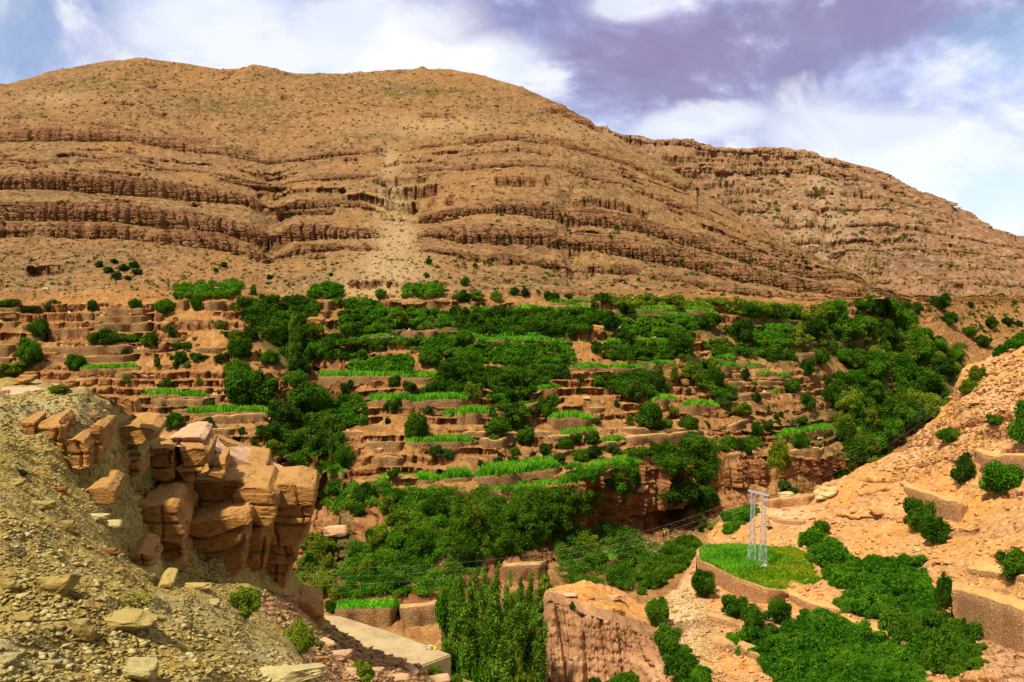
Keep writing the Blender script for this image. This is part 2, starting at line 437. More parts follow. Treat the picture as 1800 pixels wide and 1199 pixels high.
# ---- the great hillside across the valley, from the gorge floor up to its ridge
RIDGE = line((-400, 235, 560), (-150, 190, 590), (0, 152, 610), (80, 128, 615), (190, 108, 620), (260, 104, 620), (330, 112, 620), (390, 122, 620), (450, 118, 625), (520, 130, 625), (580, 131, 625),
             (640, 127, 620), (700, 121, 620), (790, 121, 610), (850, 133, 600), (920, 155, 585), (990, 186, 565), (1040, 212, 550), (1047, 222, 548),
             (1133, 268, 520), (1222, 328, 490), (1311, 390, 455), (1400, 434, 430), (1489, 479, 415), (1533, 505, 415), (1600, 522, 452), (1800, 517, 524), (2100, 517, 545), w=1.2, smooth=4)
hill = loft('hillside', [
    line((-400, (-64,), 100), (2100, (-64,), 100)),
    line((-400, (-63,), 170), (400, (-62,), 170), (600, 1080, 171), (800, 1068, 172), (880, 1030, 188), (960, 1000, 200), (1100, 950, 222), (1200, 925, 232), (1300, 897, 246), (1400, 872, 262),
         (1500, 845, 290), (1600, 762, 345), (1700, 692, 400), (1800, 645, 440), (2100, 600, 470), w=2),
    line((-400, 1000, 186), (500, 1000, 186), (600, 990, 190), (760, 1000, 186), (880, 985, 196), (960, 955, 207), (1060, 925, 225), (1150, 890, 236), (1250, 860, 248), (1400, 838, 267), (1500, 815, 293), (1600, 752, 347), (1700, 686, 402), (1800, 638, 442), (2100, 590, 475), w=3),
    line((-400, 862, 208), (560, 862, 208), (700, 866, 208), (850, 868, 209), (1000, 852, 213), (1060, 835, 218), (1110, 815, 231), (1180, 812, 239), (1260, 798, 254), (1450, 806, 274),
         (1500, 780, 298), (1600, 740, 350), (1700, 678, 405), (1800, 630, 446), (2100, 580, 480), w=3),
    line((-400, 750, 232), (900, 750, 233), (1200, 742, 262), (1400, 735, 288), (1500, 715, 322), (1600, 690, 370), (1700, 645, 425), (1800, 605, 460), (2100, 560, 490), w=3),
    line((-400, 640, 258), (900, 640, 259), (1200, 640, 287), (1400, 640, 314), (1500, 630, 350), (1600, 615, 405), (1700, 595, 450), (1800, 570, 485), (2100, 545, 510), w=3),
    line((-400, 520, 290), (0, 520, 290), (700, 515, 295), (1000, 517, 305), (1200, 522, 325), (1400, 537, 350), (1500, 531, 385), (1600, 526, 448), (1800, 521, 520), (2100, 521, 540), w=3),
    line((-400, 420, 352), (0, 418, 352), (200, 420, 352), (385, 438, 348), (470, 462, 345), (530, 447, 350), (640, 440, 352), (700, 440, 352), (760, 445, 350), (850, 462, 345), (960, 470, 345), (1100, 485, 348), (1250, 512, 352), (1400, 530, 366), (1475, 527, 390), w=3),
    line((-400, 394, 357), (0, 392, 357), (200, 394, 357), (385, 412, 353), (470, 440, 350), (530, 430, 354), (640, 428, 356), (700, 428, 357), (760, 432, 354), (850, 445, 350), (960, 455, 349), (1100, 468, 352), (1250, 500, 356), (1400, 522, 369), (1475, 524, 392), w=3),
    line((-400, 388, 363), (0, 389, 363), (200, 392, 363), (300, 405, 360), (400, 418, 359), (470, 430, 358), (500, 423, 360), (600, 422, 362), (700, 418, 366), (760, 420, 364), (812, 428, 362), (940, 432, 360), (1050, 442, 362), (1110, 455, 364), (1200, 472, 366), (1290, 490, 370), (1400, 510, 380), (1475, 522, 396), w=3),
    line((-400, 352, 370), (0, 352, 370), (200, 357, 370), (300, 368, 367), (400, 385, 366), (470, 401, 364), (500, 392, 367), (600, 398, 368), (700, 402, 372), (760, 404, 370), (812, 394, 369), (940, 402, 367), (1050, 412, 369), (1110, 421, 371), (1200, 438, 373), (1290, 466, 377), (1400, 488, 387), (1475, 502, 402), w=3),
    line((-400, 334, 390), (0, 332, 390), (100, 336, 390), (200, 342, 390), (300, 351, 388), (400, 359, 388), (480, 366, 388), (560, 364, 389), (640, 366, 390), (700, 385, 386), (740, 388, 386), (800, 382, 386), (880, 376, 386), (950, 386, 384), (1000, 390, 384), (1080, 402, 385), (1150, 416, 387), (1250, 444, 392), (1350, 472, 400), (1430, 493, 408), w=2.5),
    line((-400, 306, 396), (0, 305, 396), (100, 305, 396), (200, 308, 396), (300, 321, 394), (400, 336, 393), (480, 352, 392), (560, 350, 393), (640, 354, 394), (700, 380, 389), (740, 380, 389), (800, 366, 391), (880, 350, 393), (950, 357, 391), (1000, 362, 391), (1080, 373, 392), (1150, 391, 394), (1250, 418, 399), (1350, 449, 406), (1430, 480, 412), w=2.5),
    line((-400, 285, 426), (0, 285, 426), (200, 288, 426), (330, 302, 424), (480, 325, 420), (640, 312, 425), (700, 305, 430), (800, 300, 430), (910, 290, 430), (1000, 305, 427), (1100, 330, 425), (1200, 370, 424), (1300, 410, 426), (1400, 450, 420), w=3),
    line((-400, 278, 429), (0, 277, 429), (200, 281, 429), (330, 294, 427), (480, 318, 423), (640, 303, 429), (700, 300, 432), (800, 293, 433), (910, 282, 433), (1000, 294, 430), (1100, 318, 428), (1200, 356, 427), (1300, 400, 428), (1400, 445, 422), w=3),
    line((-400, 250, 475), (0, 249, 475), (150, 248, 475), (300, 262, 472), (480, 290, 468), (640, 270, 475), (800, 258, 480), (910, 248, 480), (1000, 262, 476), (1100, 290, 470), (1200, 332, 465), w=3),
    line((-400, 222, 486), (0, 221, 486), (150, 218, 486), (300, 244, 480), (480, 278, 472), (640, 260, 480), (800, 248, 484), (910, 235, 485), (1000, 248, 481), (1100, 278, 474), (1200, 325, 467), w=3),
    line((-400, 245, 555), (0, 170, 590), (190, 130, 600), (450, 135, 605), (600, 148, 600), (800, 145, 585), (920, 180, 562), (1000, 212, 550), (1040, 232, 543), (1100, 262, 525), w=2),
    RIDGE,
    line((-400, (60,), 700), (1000, (60,), 700), (1500, (-20,), 560), (2100, (-60,), 640)),
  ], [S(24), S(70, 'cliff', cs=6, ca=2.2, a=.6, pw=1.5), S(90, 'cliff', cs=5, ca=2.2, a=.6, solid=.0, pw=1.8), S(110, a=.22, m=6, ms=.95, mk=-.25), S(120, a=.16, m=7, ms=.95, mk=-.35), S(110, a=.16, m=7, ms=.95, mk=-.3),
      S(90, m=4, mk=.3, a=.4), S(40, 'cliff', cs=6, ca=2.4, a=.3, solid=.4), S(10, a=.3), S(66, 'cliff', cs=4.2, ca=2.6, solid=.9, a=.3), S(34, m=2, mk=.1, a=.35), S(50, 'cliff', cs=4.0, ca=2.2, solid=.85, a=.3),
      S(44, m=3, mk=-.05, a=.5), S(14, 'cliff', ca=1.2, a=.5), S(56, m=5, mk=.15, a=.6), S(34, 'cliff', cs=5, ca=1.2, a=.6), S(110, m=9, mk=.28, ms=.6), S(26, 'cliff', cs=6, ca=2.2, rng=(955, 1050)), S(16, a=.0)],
  -260, 2050, 1.35, MT,
  blobs=[(665, 505, 105, 32, 1, 1.2), (685, 470, 70, 45, 1, 1.4), (694, 420, 40, 55, 1, 1.5), (690, 370, 34, 70, 1, 1.2), (685, 285, 20, 50, 1, .9), (760, 222, 130, 20, 1, .8), (95, 175, 60, 14, 1, .8), (695, 430, 55, 100, 0, -1.0), (690, 320, 30, 60, 0, -.9),
         (480, 320, 30, 40, 0, -.5), (980, 205, 60, 18, 0, .0), (140, 235, 120, 16, 0, .8), (330, 250, 90, 14, 0, .6),
         (1020, 235, 120, 16, 1, .5), (180, 150, 170, 30, 2, .56), (400, 185, 220, 26, 2, .54), (720, 165, 190, 22, 2, .58), (560, 240, 140, 34, 2, .42), (1000, 200, 130, 26, 2, .48), (240, 440, 220, 30, 2, .28), (1200, 400, 160, 30, 2, .25),
         (950, 300, 200, 30, 2, .25),
         (800, 575, 320, 55, 2, .95), (500, 590, 70, 60, 2, 1.0), (560, 740, 80, 90, 2, .95), (1150, 570, 200, 45, 2, .9), (1450, 600, 180, 60, 2, 1.0), (1600, 680, 130, 90, 2, 1.0), (1450, 760, 120, 60, 2, .8),
         (900, 680, 60, 90, 2, .9), (820, 930, 260, 70, 2, 1.1), (600, 960, 60, 120, 2, .8), (1150, 900, 90, 30, 2, .4), (1080, 980, 130, 60, 2, 1.0), (1140, 640, 90, 35, 2, .7), (1220, 650, 60, 50, 2, .7),
         (1250, 830, 200, 60, 2, -.5), (660, 925, 36, 36, 2, -.9)],
  amp=1.0, seed=3, clamp_to=18,
  gullies=[([(690, 200), (680, 300), (705, 400), (745, 500)], 240, 400, 20, 1.2), ([(470, 250), (480, 400), (470, 460)], 300, 455, 30, 4.0), ([(1000, 300), (1010, 520)], 330, 500, 18, 3.0), ([(560, 600), (540, 900)], 590, 900, 60, 8.0),
           ([(905, 640), (915, 800)], 640, 830, 35, 4.0), ([(1190, 780), (1170, 900)], 800, 930, 45, 7.0)])

far = loft('far_mountain', [
    line((900, 680, 480), (1540, 680, 455), (1800, 640, 500), (2100, 640, 520)),
    line((900, 590, 520), (1500, 585, 500), (1650, 600, 520), (1800, 592, 550), (2100, 590, 560), w=4),
    line((900, 560, 527), (1500, 553, 507), (1650, 560, 527), (1800, 555, 557), (2100, 560, 567), w=4),
    line((900, 505, 600), (1500, 503, 580), (1650, 500, 590), (1800, 503, 610), (2100, 510, 610), w=3),
    line((900, 495, 604), (1500, 491, 584), (1650, 488, 594), (1800, 493, 614), (2100, 500, 614), w=3),
    line((900, 445, 660), (1480, 443, 640), (1600, 439, 640), (1800, 455, 640), (2100, 480, 640), w=3),
    line((900, 437, 663), (1480, 436, 643), (1600, 432, 643), (1800, 448, 643), (2100, 475, 643), w=3),
    line((900, 372, 730), (1300, 372, 725), (1555, 371, 715), (1680, 400, 690), (1800, 436, 668), (2100, 470, 655), w=3),
    line((900, 364, 734), (1300, 364, 729), (1555, 362, 719), (1680, 392, 694), (1800, 430, 672), (2100, 466, 658), w=3),
    line((900, 305, 790), (1150, 300, 795), (1300, 305, 790), (1430, 308, 780), (1540, 326, 750), (1620, 360, 722), (1740, 412, 690), (2100, 465, 660), w=3),
    line((900, 292, 795), (1150, 288, 800), (1300, 292, 796), (1430, 292, 786), (1540, 312, 755), (1620, 352, 726), (1740, 408, 693), (2100, 463, 662), w=3),
    line((900, 240, 830), (1060, 238, 835), (1095, 247, 835), (1215, 262, 830), (1340, 274, 822), (1430, 280, 815), (1540, 311, 790), (1620, 352, 735), (2100, 462, 664), w=2),
    line((900, 228, 836), (1060, 225, 840), (1095, 237, 840), (1130, 240, 840), (1150, 247, 838), (1215, 247, 836), (1262, 263, 834), (1300, 262, 830), (1340, 259, 828), (1425, 266, 822), (1445, 276, 818), (1470, 279, 812), (1540, 297, 796), (1560, 312, 790), (1610, 338, 770),
         (1645, 348, 760), (1690, 373, 740), (1735, 398, 720), (1800, 420, 700), (1900, 445, 690), (2100, 460, 670), w=1.5, smooth=2),
    line((900, (60,), 950), (2100, (20,), 950)),
  ], [S(24), S(36, 'cliff', cs=8, ca=3), S(50, m=3), S(12, 'cliff', cs=8, ca=2), S(50, m=4, mk=.1), S(9, 'cliff', cs=8, ca=2), S(60, m=5, mk=.1), S(10, 'cliff', cs=8, ca=2.4), S(50, m=4, mk=-.1), S(16, 'cliff', cs=9, ca=4), S(26, m=2), S(18, 'cliff', cs=10, ca=4), S(12, a=0)],
  960, 2050, 1.35, MT2,
  blobs=[(1450, 410, 60, 60, 1, .5), (1440, 340, 30, 60, 1, .5), (1600, 520, 140, 22, 2, .35), (1360, 330, 80, 30, 2, .25)], amp=1.5, seed=90, clamp_to=12, fs=1.3,
  gullies=[([(1425, 330), (1450, 400), (1480, 470)], 340, 470, 12, 6.0), ([(1180, 280), (1290, 400)], 280, 420, 25, 4.0)])

# ---- the near slope on the right with its rock butte
near = loft('right_slope', [
    line((940, (-66,), 100), (1150, (-64,), 96), (1300, (-60,), 80), (1600, (-52,), 62), (1800, (-44,), 50), (2100, (-40,), 45)),
    line((948, (-66,), 106), (956, (-66,), 106), (966, (-63,), 110), (1100, (-60,), 110), (1150, 1240, 104), (1300, 1240, 95), (1500, 1240, 89), (1650, 1240, 84), (1800, 1240, 72), (2100, 1240, 60), smooth=3),
    line((948, (-66,), 112), (955, (-66,), 112), (964, 1062, 117), (1000, 1068, 117), (1023, 1078, 116), (1090, 1096, 115), (1150, 1120, 114), (1165, 1150, 112), (1250, 1150, 108), (1400, 1150, 107), (1600, 1150, 101), (1800, 1150, 86), (2100, 1150, 72), smooth=3),
    line((948, (-66,), 116), (955, (-66,), 116), (963, 1046, 121), (1000, 1053, 121), (1023, 1065, 120), (1090, 1080, 120), (1150, 1095, 121), (1250, 1085, 123), (1400, 1085, 122), (1600, 1085, 113), (1800, 1085, 97), (2100, 1085, 82), smooth=3),
    line((948, (-66,), 126), (955, (-66,), 126), (966, 1040, 127), (1037, 1031, 130), (1097, 1045, 130), (1128, 1062, 130), (1160, 1045, 135), (1225, 1018, 141), (1330, 1018, 141), (1500, 1018, 136), (1650, 1018, 124), (1800, 1018, 107), (2100, 1018, 92), smooth=3),
    line((948, (-66,), 130), (1037, (-62,), 134), (1128, (-60,), 140), (1160, (-58,), 150), (1222, 985, 152), (1332, 975, 154), (1500, 970, 148), (1650, 965, 135), (1800, 960, 118), (2100, 950, 100), smooth=3),
    line((948, (-66,), 135), (1128, (-62,), 150), (1190, (-60,), 160), (1230, 966, 161), (1300, 925, 172), (1400, 915, 171), (1550, 905, 160), (1700, 900, 143), (1800, 895, 130), (2100, 880, 112), smooth=3),
    line((948, (-66,), 150), (1190, (-62,), 165), (1232, 965, 163), (1300, 902, 182), (1345, 885, 188), (1435, 873, 190), (1500, 850, 186), (1600, 840, 170), (1700, 830, 156), (1800, 820, 145), (2100, 780, 125), smooth=3),
    line((948, (-66,), 160), (1190, (-62,), 170), (1236, 964, 165), (1300, 899, 184), (1345, 879, 192), (1430, 870, 195), (1436, 853, 196), (1500, 836, 194), (1550, 821, 193), (1585, 800, 192), (1600, 790, 190), (1700, 745, 170), (1800, 720, 158), (2100, 640, 140), smooth=2),
    line((948, (-66,), 165), (1190, (-62,), 175), (1238, 963, 167), (1300, 898, 186), (1345, 878, 194), (1430, 869, 197), (1438, 851, 198), (1500, 835, 196), (1550, 820, 196), (1585, 798, 195), (1605, 764, 196), (1660, 724, 198), (1684, 705, 198), (1687, 668, 197), (1692, 650, 197), (1735, 632, 198), (1800, 598, 201), (1900, 555, 205), (2100, 480, 215), w=2, smooth=2),
    line((948, (-66,), 180), (1300, (-64,), 200), (1500, (-62,), 215), (1800, (-55,), 232), (2100, (-50,), 250)),
  ], [S(30), S(110, 'cliff', cs=2.2, ca=1.5, solid=1., a=.5, pw=1.3), S(30, 'cliff', cs=2, ca=.5), S(50, a=.8, m=3, mk=.0, ms=.8), S(60, m=3, mk=-.1, ms=.8), S(60, m=2, ms=.6, a=.6), S(50, m=3, mk=-.2, ms=.9), S(44, m=3, mk=-.2, ms=.9, a=1.3), S(120, m=10, mk=-.3, ms=.9, a=1.4), S(20)],
  940, 2060, 1.35, MD,
  blobs=[(1200, 1100, 40, 110, 1, .9), (1380, 905, 60, 14, 1, .8), (1180, 1180, 60, 60, 1, .5), (1600, 780, 70, 40, 1, .35), (1750, 700, 60, 60, 1, .3),
         (1400, 1150, 160, 60, 0, -.97), (1600, 1190, 220, 70, 0, -.97), (1250, 1150, 80, 60, 0, -.97), (1200, 1240, 40, 60, 0, -.6),
         (1750, 1190, 90, 50, 2, .35), (1700, 660, 30, 30, 2, .3)],
  amp=0.55, seed=140, fs=.4)

# ---- the gravel hillside we stand on, and the ledges below it
fore = loft('gravel_slope', [
    line((-900, (-1.75,), 0.7), (1200, (-1.9,), 0.7)),
    line((-600, 1240, 4.4), (0, 1240, 4.3), (300, 1240, 4.9), (560, 1235, 6.0), (640, 1400, 6.0), (1000, 1500, 6.0)),
    line((-600, 760, 12), (-300, 800, 11), (0, 861, 9.0), (92, 906, 8.6), (180, 970, 8.5), (275, 1035, 8.8), (403, 1082, 9.3), (504, 1128, 9.4), (540, 1172, 9.2), (575, 1235, 9), (640, 1420, 8.5), (1000, 1550, 8), w=5),
    line((-600, 780, 16), (-300, 800, 15), (0, 838, 14), (92, 878, 14), (180, 960, 15), (215, 1002, 17), (275, 1048, 19), (403, 1084, 20), (504, 1132, 24), (575, 1185, 26), (640, 1230, 27), (1000, 1400, 30), w=4),
    line((-600, 740, 20), (-300, 740, 20), (0, 800, 19), (92, 838, 19.5), (180, 895, 24), (205, 965, 27), (240, 1015, 28.5), (275, 1034, 30), (340, 1035, 32), (430, 1037, 34), (480, 1042, 37), (560, 1112, 42), (640, 1160, 42), (800, 1215, 45), (1000, 1290, 48), w=4),
    line((-600, 700, 27), (-300, 700, 27), (0, 715, 26), (60, 730, 26), (130, 735, 26.5), (200, 790, 29), (250, 860, 33), (300, 890, 36), (400, 900, 38.5), (500, 1000, 41), (540, 1050, 43), (560, 1092, 46), (640, 1150, 47), (800, 1206, 50), (1000, 1270, 52), w=3),
    line((-600, 660, 34), (-300, 662, 33), (0, 668, 32), (60, 672, 31.5), (120, 684, 30), (150, 682, 30), (200, 702, 31), (245, 735, 33), (285, 775, 36), (330, 850, 40), (400, 930, 41), (500, 1020, 43), (550, 1080, 47), (640, 1146, 48), (800, 1203, 52), (1000, 1260, 54), w=2, smooth=6),
    line((-600, (-9,), 44), (-300, (-9,), 44), (0, (-9,), 42), (250, (-16,), 44), (400, (-22,), 50), (560, (-26,), 54), (800, (-36,), 60), (1000, (-44,), 66)),
    line((-600, (-60,), 120), (0, (-62,), 120), (1000, (-66,), 100)),
  ], [S(60, a=.4), S(230, a=.75), S(40, a=.6), S(90, a=1.0), S(120, a=1.3, m=2, mk=.3, ms=.4), S(60, a=.9), S(16), S(14)],
  -420, 980, 1.35, ME,
  blobs=[(215, 1090, 60, 34, 2, .8), (110, 1110, 80, 40, 2, .25), (300, 900, 120, 60, 1, .15), (100, 730, 200, 40, 1, .6), (20, 1170, 120, 60, 1, .7), (330, 1100, 120, 50, 1, .35), (470, 1170, 70, 30, 1, .7),
         (60, 660, 150, 12, 0, .9), (520, 1070, 90, 26, 0, 1.0), (660, 1170, 180, 50, 0, 1.0), (300, 790, 60, 30, 1, .5)],
  amp=0.13, seed=200, fs=.09)
bpy.context.view_layer.update()
# ------------------------------------------------------------------ finding the ground
ORI = Vector((0, 0, EYE))
def cast(px, py, objs=None):
    """point of the ground seen at a place of the photograph -> (point, normal)"""
    d = pixdir(px, py); best = None
    for o in (objs or TERR):
        ok, p, n, _ = o.ray_cast(ORI, d)
        if ok:
            q = (p - ORI).length
            if best is None or q < best[0]: best = (q, p, n)
    if best is None: return None
    n = best[2]
    return best[1], (n if n.z > 0 else -n)
def ground_z(x, y, objs=None):
    best = None
    for o in (objs or TERR):
        ok, p, n, _ = o.ray_cast(Vector((x, y, 400)), Vector((0, 0, -1)))
        if ok and (best is None or p.z > best): best = p.z
    return best
def inpoly(x, y, poly):
    c = np.zeros(np.shape(x), bool); j = len(poly) - 1
    for i in range(len(poly)):
        (xi, yi), (xj, yj) = poly[i], poly[j]
        if yi != yj:
            c ^= ((yi > y) != (yj > y)) & (x < (xj - xi) * (y - yi) / (yj - yi) + xi)
        j = i
    return c
def sample_poly(poly, n):
    xs, ys = [p[0] for p in poly], [p[1] for p in poly]
    out = []
    while len(out) < n:
        x = rng.uniform(min(xs), max(xs), 400); y = rng.uniform(min(ys), max(ys), 400)
        k = inpoly(x, y, poly)
        out += list(zip(x[k], y[k]))
    return out[:n]

# ------------------------------------------------------------------ foliage
def leaf_mat(name, a, b, c, trans=0.22):
    m = bpy.data.materials.new(name); m.use_nodes = True
    t = NT(m.node_tree)
    P = t.new('ShaderNodeTexCoord').outputs['Object']
    geo = t.new('ShaderNodeNewGeometry')
    oi = t.new('ShaderNodeObjectInfo')
    f = t.noise(geo.outputs['Position'], 0.22, 3, 0.6)
    f2 = t.noise(geo.outputs['Position'], 2.2, 3, 0.7)
    k = t.math('ADD', t.math('MULTIPLY', oi.outputs['Random'], 0.45), t.math('MULTIPLY', t.step(f, 0.36, 0.64), 0.7))  # leaf tone variety, its contrast also painting in shaded gaps and lighter crown tops
    col = t.ramp(k, [(0.15, a), (0.55, b), (0.95, c)])
    col = t.mix(t.step(f2, 0.45, 0.75), col, tuple(min(1, v * 1.5) for v in c))
    df = t.new('ShaderNodeBsdfDiffuse', ins={'Color': col})
    tr = t.new('ShaderNodeBsdfTranslucent', ins={'Color': col})
    mx = t.new('ShaderNodeMixShader', ins={0: trans, 1: df.outputs[0], 2: tr.outputs[0]})
    t.new('ShaderNodeOutputMaterial', ins={'Surface': mx.outputs[0]})
    return m
L_DEEP = leaf_mat('foliage_deep', (0.016, 0.052, 0.003), (0.034, 0.098, 0.005), (0.080, 0.170, 0.009))
L_VIV = leaf_mat('foliage_vivid', (0.018, 0.080, 0.004), (0.040, 0.140, 0.006), (0.100, 0.225, 0.010))
L_POP = leaf_mat('foliage_poplar', (0.040, 0.105, 0.006), (0.075, 0.165, 0.010), (0.15, 0.25, 0.020), .3)
L_OLIVE = leaf_mat('foliage_olive', (0.055, 0.095, 0.006), (0.10, 0.155, 0.009), (0.19, 0.24, 0.015))
L_DARK = leaf_mat('foliage_dark', (0.012, 0.036, 0.004), (0.026, 0.066, 0.006), (0.060, 0.115, 0.010))
L_CROP = leaf_mat('crop_green', (0.045, 0.21, 0.008), (0.090, 0.31, 0.012), (0.18, 0.42, 0.020), 0.3)
L_CROPY = leaf_mat('crop_yellow', (0.16, 0.24, 0.01), (0.30, 0.34, 0.02), (0.48, 0.42, 0.03), 0.3)
L_GRASS = leaf_mat('grass_green', (0.06, 0.19, 0.006), (0.13, 0.25, 0.008), (0.25, 0.30, 0.012), 0.3)
L_SCRUB = leaf_mat('scrub_green', (0.035, 0.050, 0.010), (0.065, 0.080, 0.012), (0.13, 0.13, 0.02), 0.15)
bark, _t, _b = new_mat('bark')
_t.put(_b.inputs['Base Color'], _t.mix(_t.noise(_t.new('ShaderNodeTexCoord').outputs['Object'], 6, 4), (0.12, 0.08, 0.045), (0.28, 0.21, 0.13)))

def unit(v): return v / (np.linalg.norm(v, axis=-1, keepdims=True) + 1e-9)
def leaf_quads(C, N, size, spread=0.9, aspect=0.55, up=0.0):
    """one small pointed leaf spray at each centre, roughly facing N"""
    n = len(C)
    N = unit(N + spread * rng.normal(size=(n, 3)))
    r = rng.normal(size=(n, 3)); r[:, 2] += up
    T = unit(r - N * np.sum(r * N, 1, keepdims=True))
    B = np.cross(N, T)
    s = np.broadcast_to(np.asarray(size, float), (n,))[:, None] * rng.uniform(0.65, 1.25, (n, 1))
    fold = N * s * 0.12
    V = np.stack([C - T * s * .5, C + B * s * aspect * .5 + fold, C + T * s * .55, C - B * s * aspect * .5 + fold], 1).reshape(-1, 3)
    return V, np.arange(4 * n).reshape(-1, 4)
def sphere_pts(n):
    return unit(rng.normal(size=(n, 3)))
def lobes_cloud(lobes, n, size, squash=1.0, gap=0.25, **kw):
    """leaves over the outside of a heap of round lobes (x, y, z, r)"""
    L = np.array(lobes, float)
    w = L[:, 3] ** 2; w /= w.sum()
    idx = rng.choice(len(L), n, p=w)
    d = sphere_pts(n)
    rad = L[idx, 3] * rng.uniform(0.72, 1.06, n) * (1 + 0.14 * vnoise(d[:, 0] * 4 + idx, d[:, 1] * 4, d[:, 2] * 4, 5))
    P = L[idx, :3] + d * rad[:, None] * np.array([1, 1, squash])
    keep = np.ones(n, bool)
    for k in range(len(L)):
        q = np.linalg.norm((P - L[k, :3]) / np.array([1, 1, squash]), axis=1)
        keep &= (q > L[k, 3] * 0.70) | (idx == k)
    g = vnoise(P[:, 0] * 5, P[:, 1] * 5, P[:, 2] * 5, 77)
    keep &= (g > -0.75 + gap) | (rng.random(n) < 0.5)
    P, d = P[keep], d[keep]
    V, F = leaf_quads(P, d, size, **kw)
    m = n // 4; idx = rng.choice(len(L), m, p=w); d = sphere_pts(m)          # inner branches and leaves
    V2, F2 = leaf_quads(L[idx, :3] + d * (L[idx, 3] * rng.uniform(.35, .68, m))[:, None] * np.array([1, 1, squash]), d, size * 2.0)
    return np.concatenate([V, V2]), np.concatenate([F, F2 + len(V)])
def round_lobes(nl, spread, r0, r1, zc=0.5, flat=0.8):
    out = [(0, 0, zc * flat, 0.30)]
    a0 = rng.uniform(0, 6.283)
    for i in range(nl):
        a = rng.normal(a0, 1.1) if i % 3 else rng.uniform(0, 6.283); e = rng.uniform(-0.5, 1.2)
        sx_ = spread; spread = sx_ * rng.uniform(.75, 1.25)
        out.append((math.cos(a) * math.cos(e) * spread, math.sin(a) * math.cos(e) * spread, zc * flat + math.sin(e) * spread * flat, rng.uniform(r0, r1))); spread = sx_
    return out
def cyl(pts, rad, seg=6):
    pts = np.array(pts, float); n = len(pts); V = []
    for i in range(n):
        t = pts[min(i + 1, n - 1)] - pts[max(i - 1, 0)]; t = t / (np.linalg.norm(t) + 1e-9)
        a = np.cross(t, [0.31, 0.95, 0.1]); a /= np.linalg.norm(a) + 1e-9; b = np.cross(t, a)
        for k in range(seg):
            q = 6.2832 * k / seg
            V.append(pts[i] + rad[i] * (math.cos(q) * a + math.sin(q) * b))
    F = [(i * seg + k, i * seg + (k + 1) % seg, (i + 1) * seg + (k + 1) % seg, (i + 1) * seg + k) for i in range(n - 1) for k in range(seg)]
    return np.array(V), np.array(F)
def merge(parts):
    V, F, o = [], [], 0
    for v, f in parts:
        V.append(v); F.append(np.asarray(f) + o); o += len(v)
    return np.concatenate(V), np.concatenate(F)
def trunk_mesh(name, h=0.5, r=0.035, limbs=4):
    parts = [cyl([(0, 0, -0.08), (0.01, 0, h * .5), (0.02, 0.01, h)], [r * 1.3, r, r * .7])]
    for i in range(limbs):
        a = 6.283 * i / limbs + rng.uniform(-.4, .4)
        parts.append(cyl([(0.01, 0, h * .45), (math.cos(a) * .14, math.sin(a) * .14, h * .8), (math.cos(a) * .27, math.sin(a) * .27, h * 1.15)], [r * .6, r * .42, r * .2]))
    v, f = merge(parts)
    return make_mesh(name, v, f, bark, True)
PROTO = {}
def proto(key, lobes, n, size, mat, **kw):
    v, f = lobes_cloud(lobes, n, size, **kw)
    PROTO.setdefault(key, []).append(make_mesh(key + '_crown', v, f, mat))
for i in range(4):
    proto('round', round_lobes(22, 0.33, 0.06, 0.20, .42), 7500, 0.052, L_DEEP, gap=.25)
    proto('vivid', round_lobes(20, 0.29, 0.12, 0.20, .42), 7000, 0.055, L_VIV, gap=.05)
    proto('mass', round_lobes(20, 0.32, 0.08, 0.19, .38), 3600, 0.072, L_VIV, gap=.2)
    proto('olive', round_lobes(20, 0.34, 0.06, 0.17, .42), 5000, 0.058, L_OLIVE, gap=.3)
    proto('dark', round_lobes(17, 0.34, 0.06, 0.18, .40), 5000, 0.056, L_DARK, gap=.35)
    proto('scrub', round_lobes(9, 0.30, 0.09, 0.17, .35), 900, 0.09, L_SCRUB, gap=.5)
    pl = [(rng.normal() * .014, rng.normal() * .014, z, .052 * min(1, (1 - z) * 2.0 + .18) ** .8 * min(1, z * 4 + .2) * rng.uniform(.8, 1.15)) for z in np.linspace(.06, .96, 32)]
    pl += [(rng.normal() * .034, rng.normal() * .034, z, rng.uniform(.018, .038)) for z in rng.uniform(.08, .85, 40)]
    proto('poplar', pl, 13000, 0.0135, L_POP, squash=1.5, up=.3, gap=.2)
for k in PROTO:                                  # every crown is 1 wide (poplar 1 high) and stands on z = 0
    for me in PROTO[k]:
        c = np.empty(len(me.vertices) * 3, np.float32); me.vertices.foreach_get('co', c); c = c.reshape(-1, 3)
        if k == 'poplar':
            c[:, 2] = (c[:, 2] - c[:, 2].min()) / np.ptp(c[:, 2]); s = 1 / np.ptp(c[:, 0]); c[:, :2] *= s
        else:
            s = 1 / max(np.ptp(c[:, 0]), np.ptp(c[:, 1])); c[:, :2] *= s
            c[:, 2] = (c[:, 2] - c[:, 2].min()) / np.ptp(c[:, 2])
        me.vertices.foreach_set('co', c.ravel()); me.update()
TRUNKS = [trunk_mesh('trunk_wood', .5, .03, 5) for _ in range(2)]

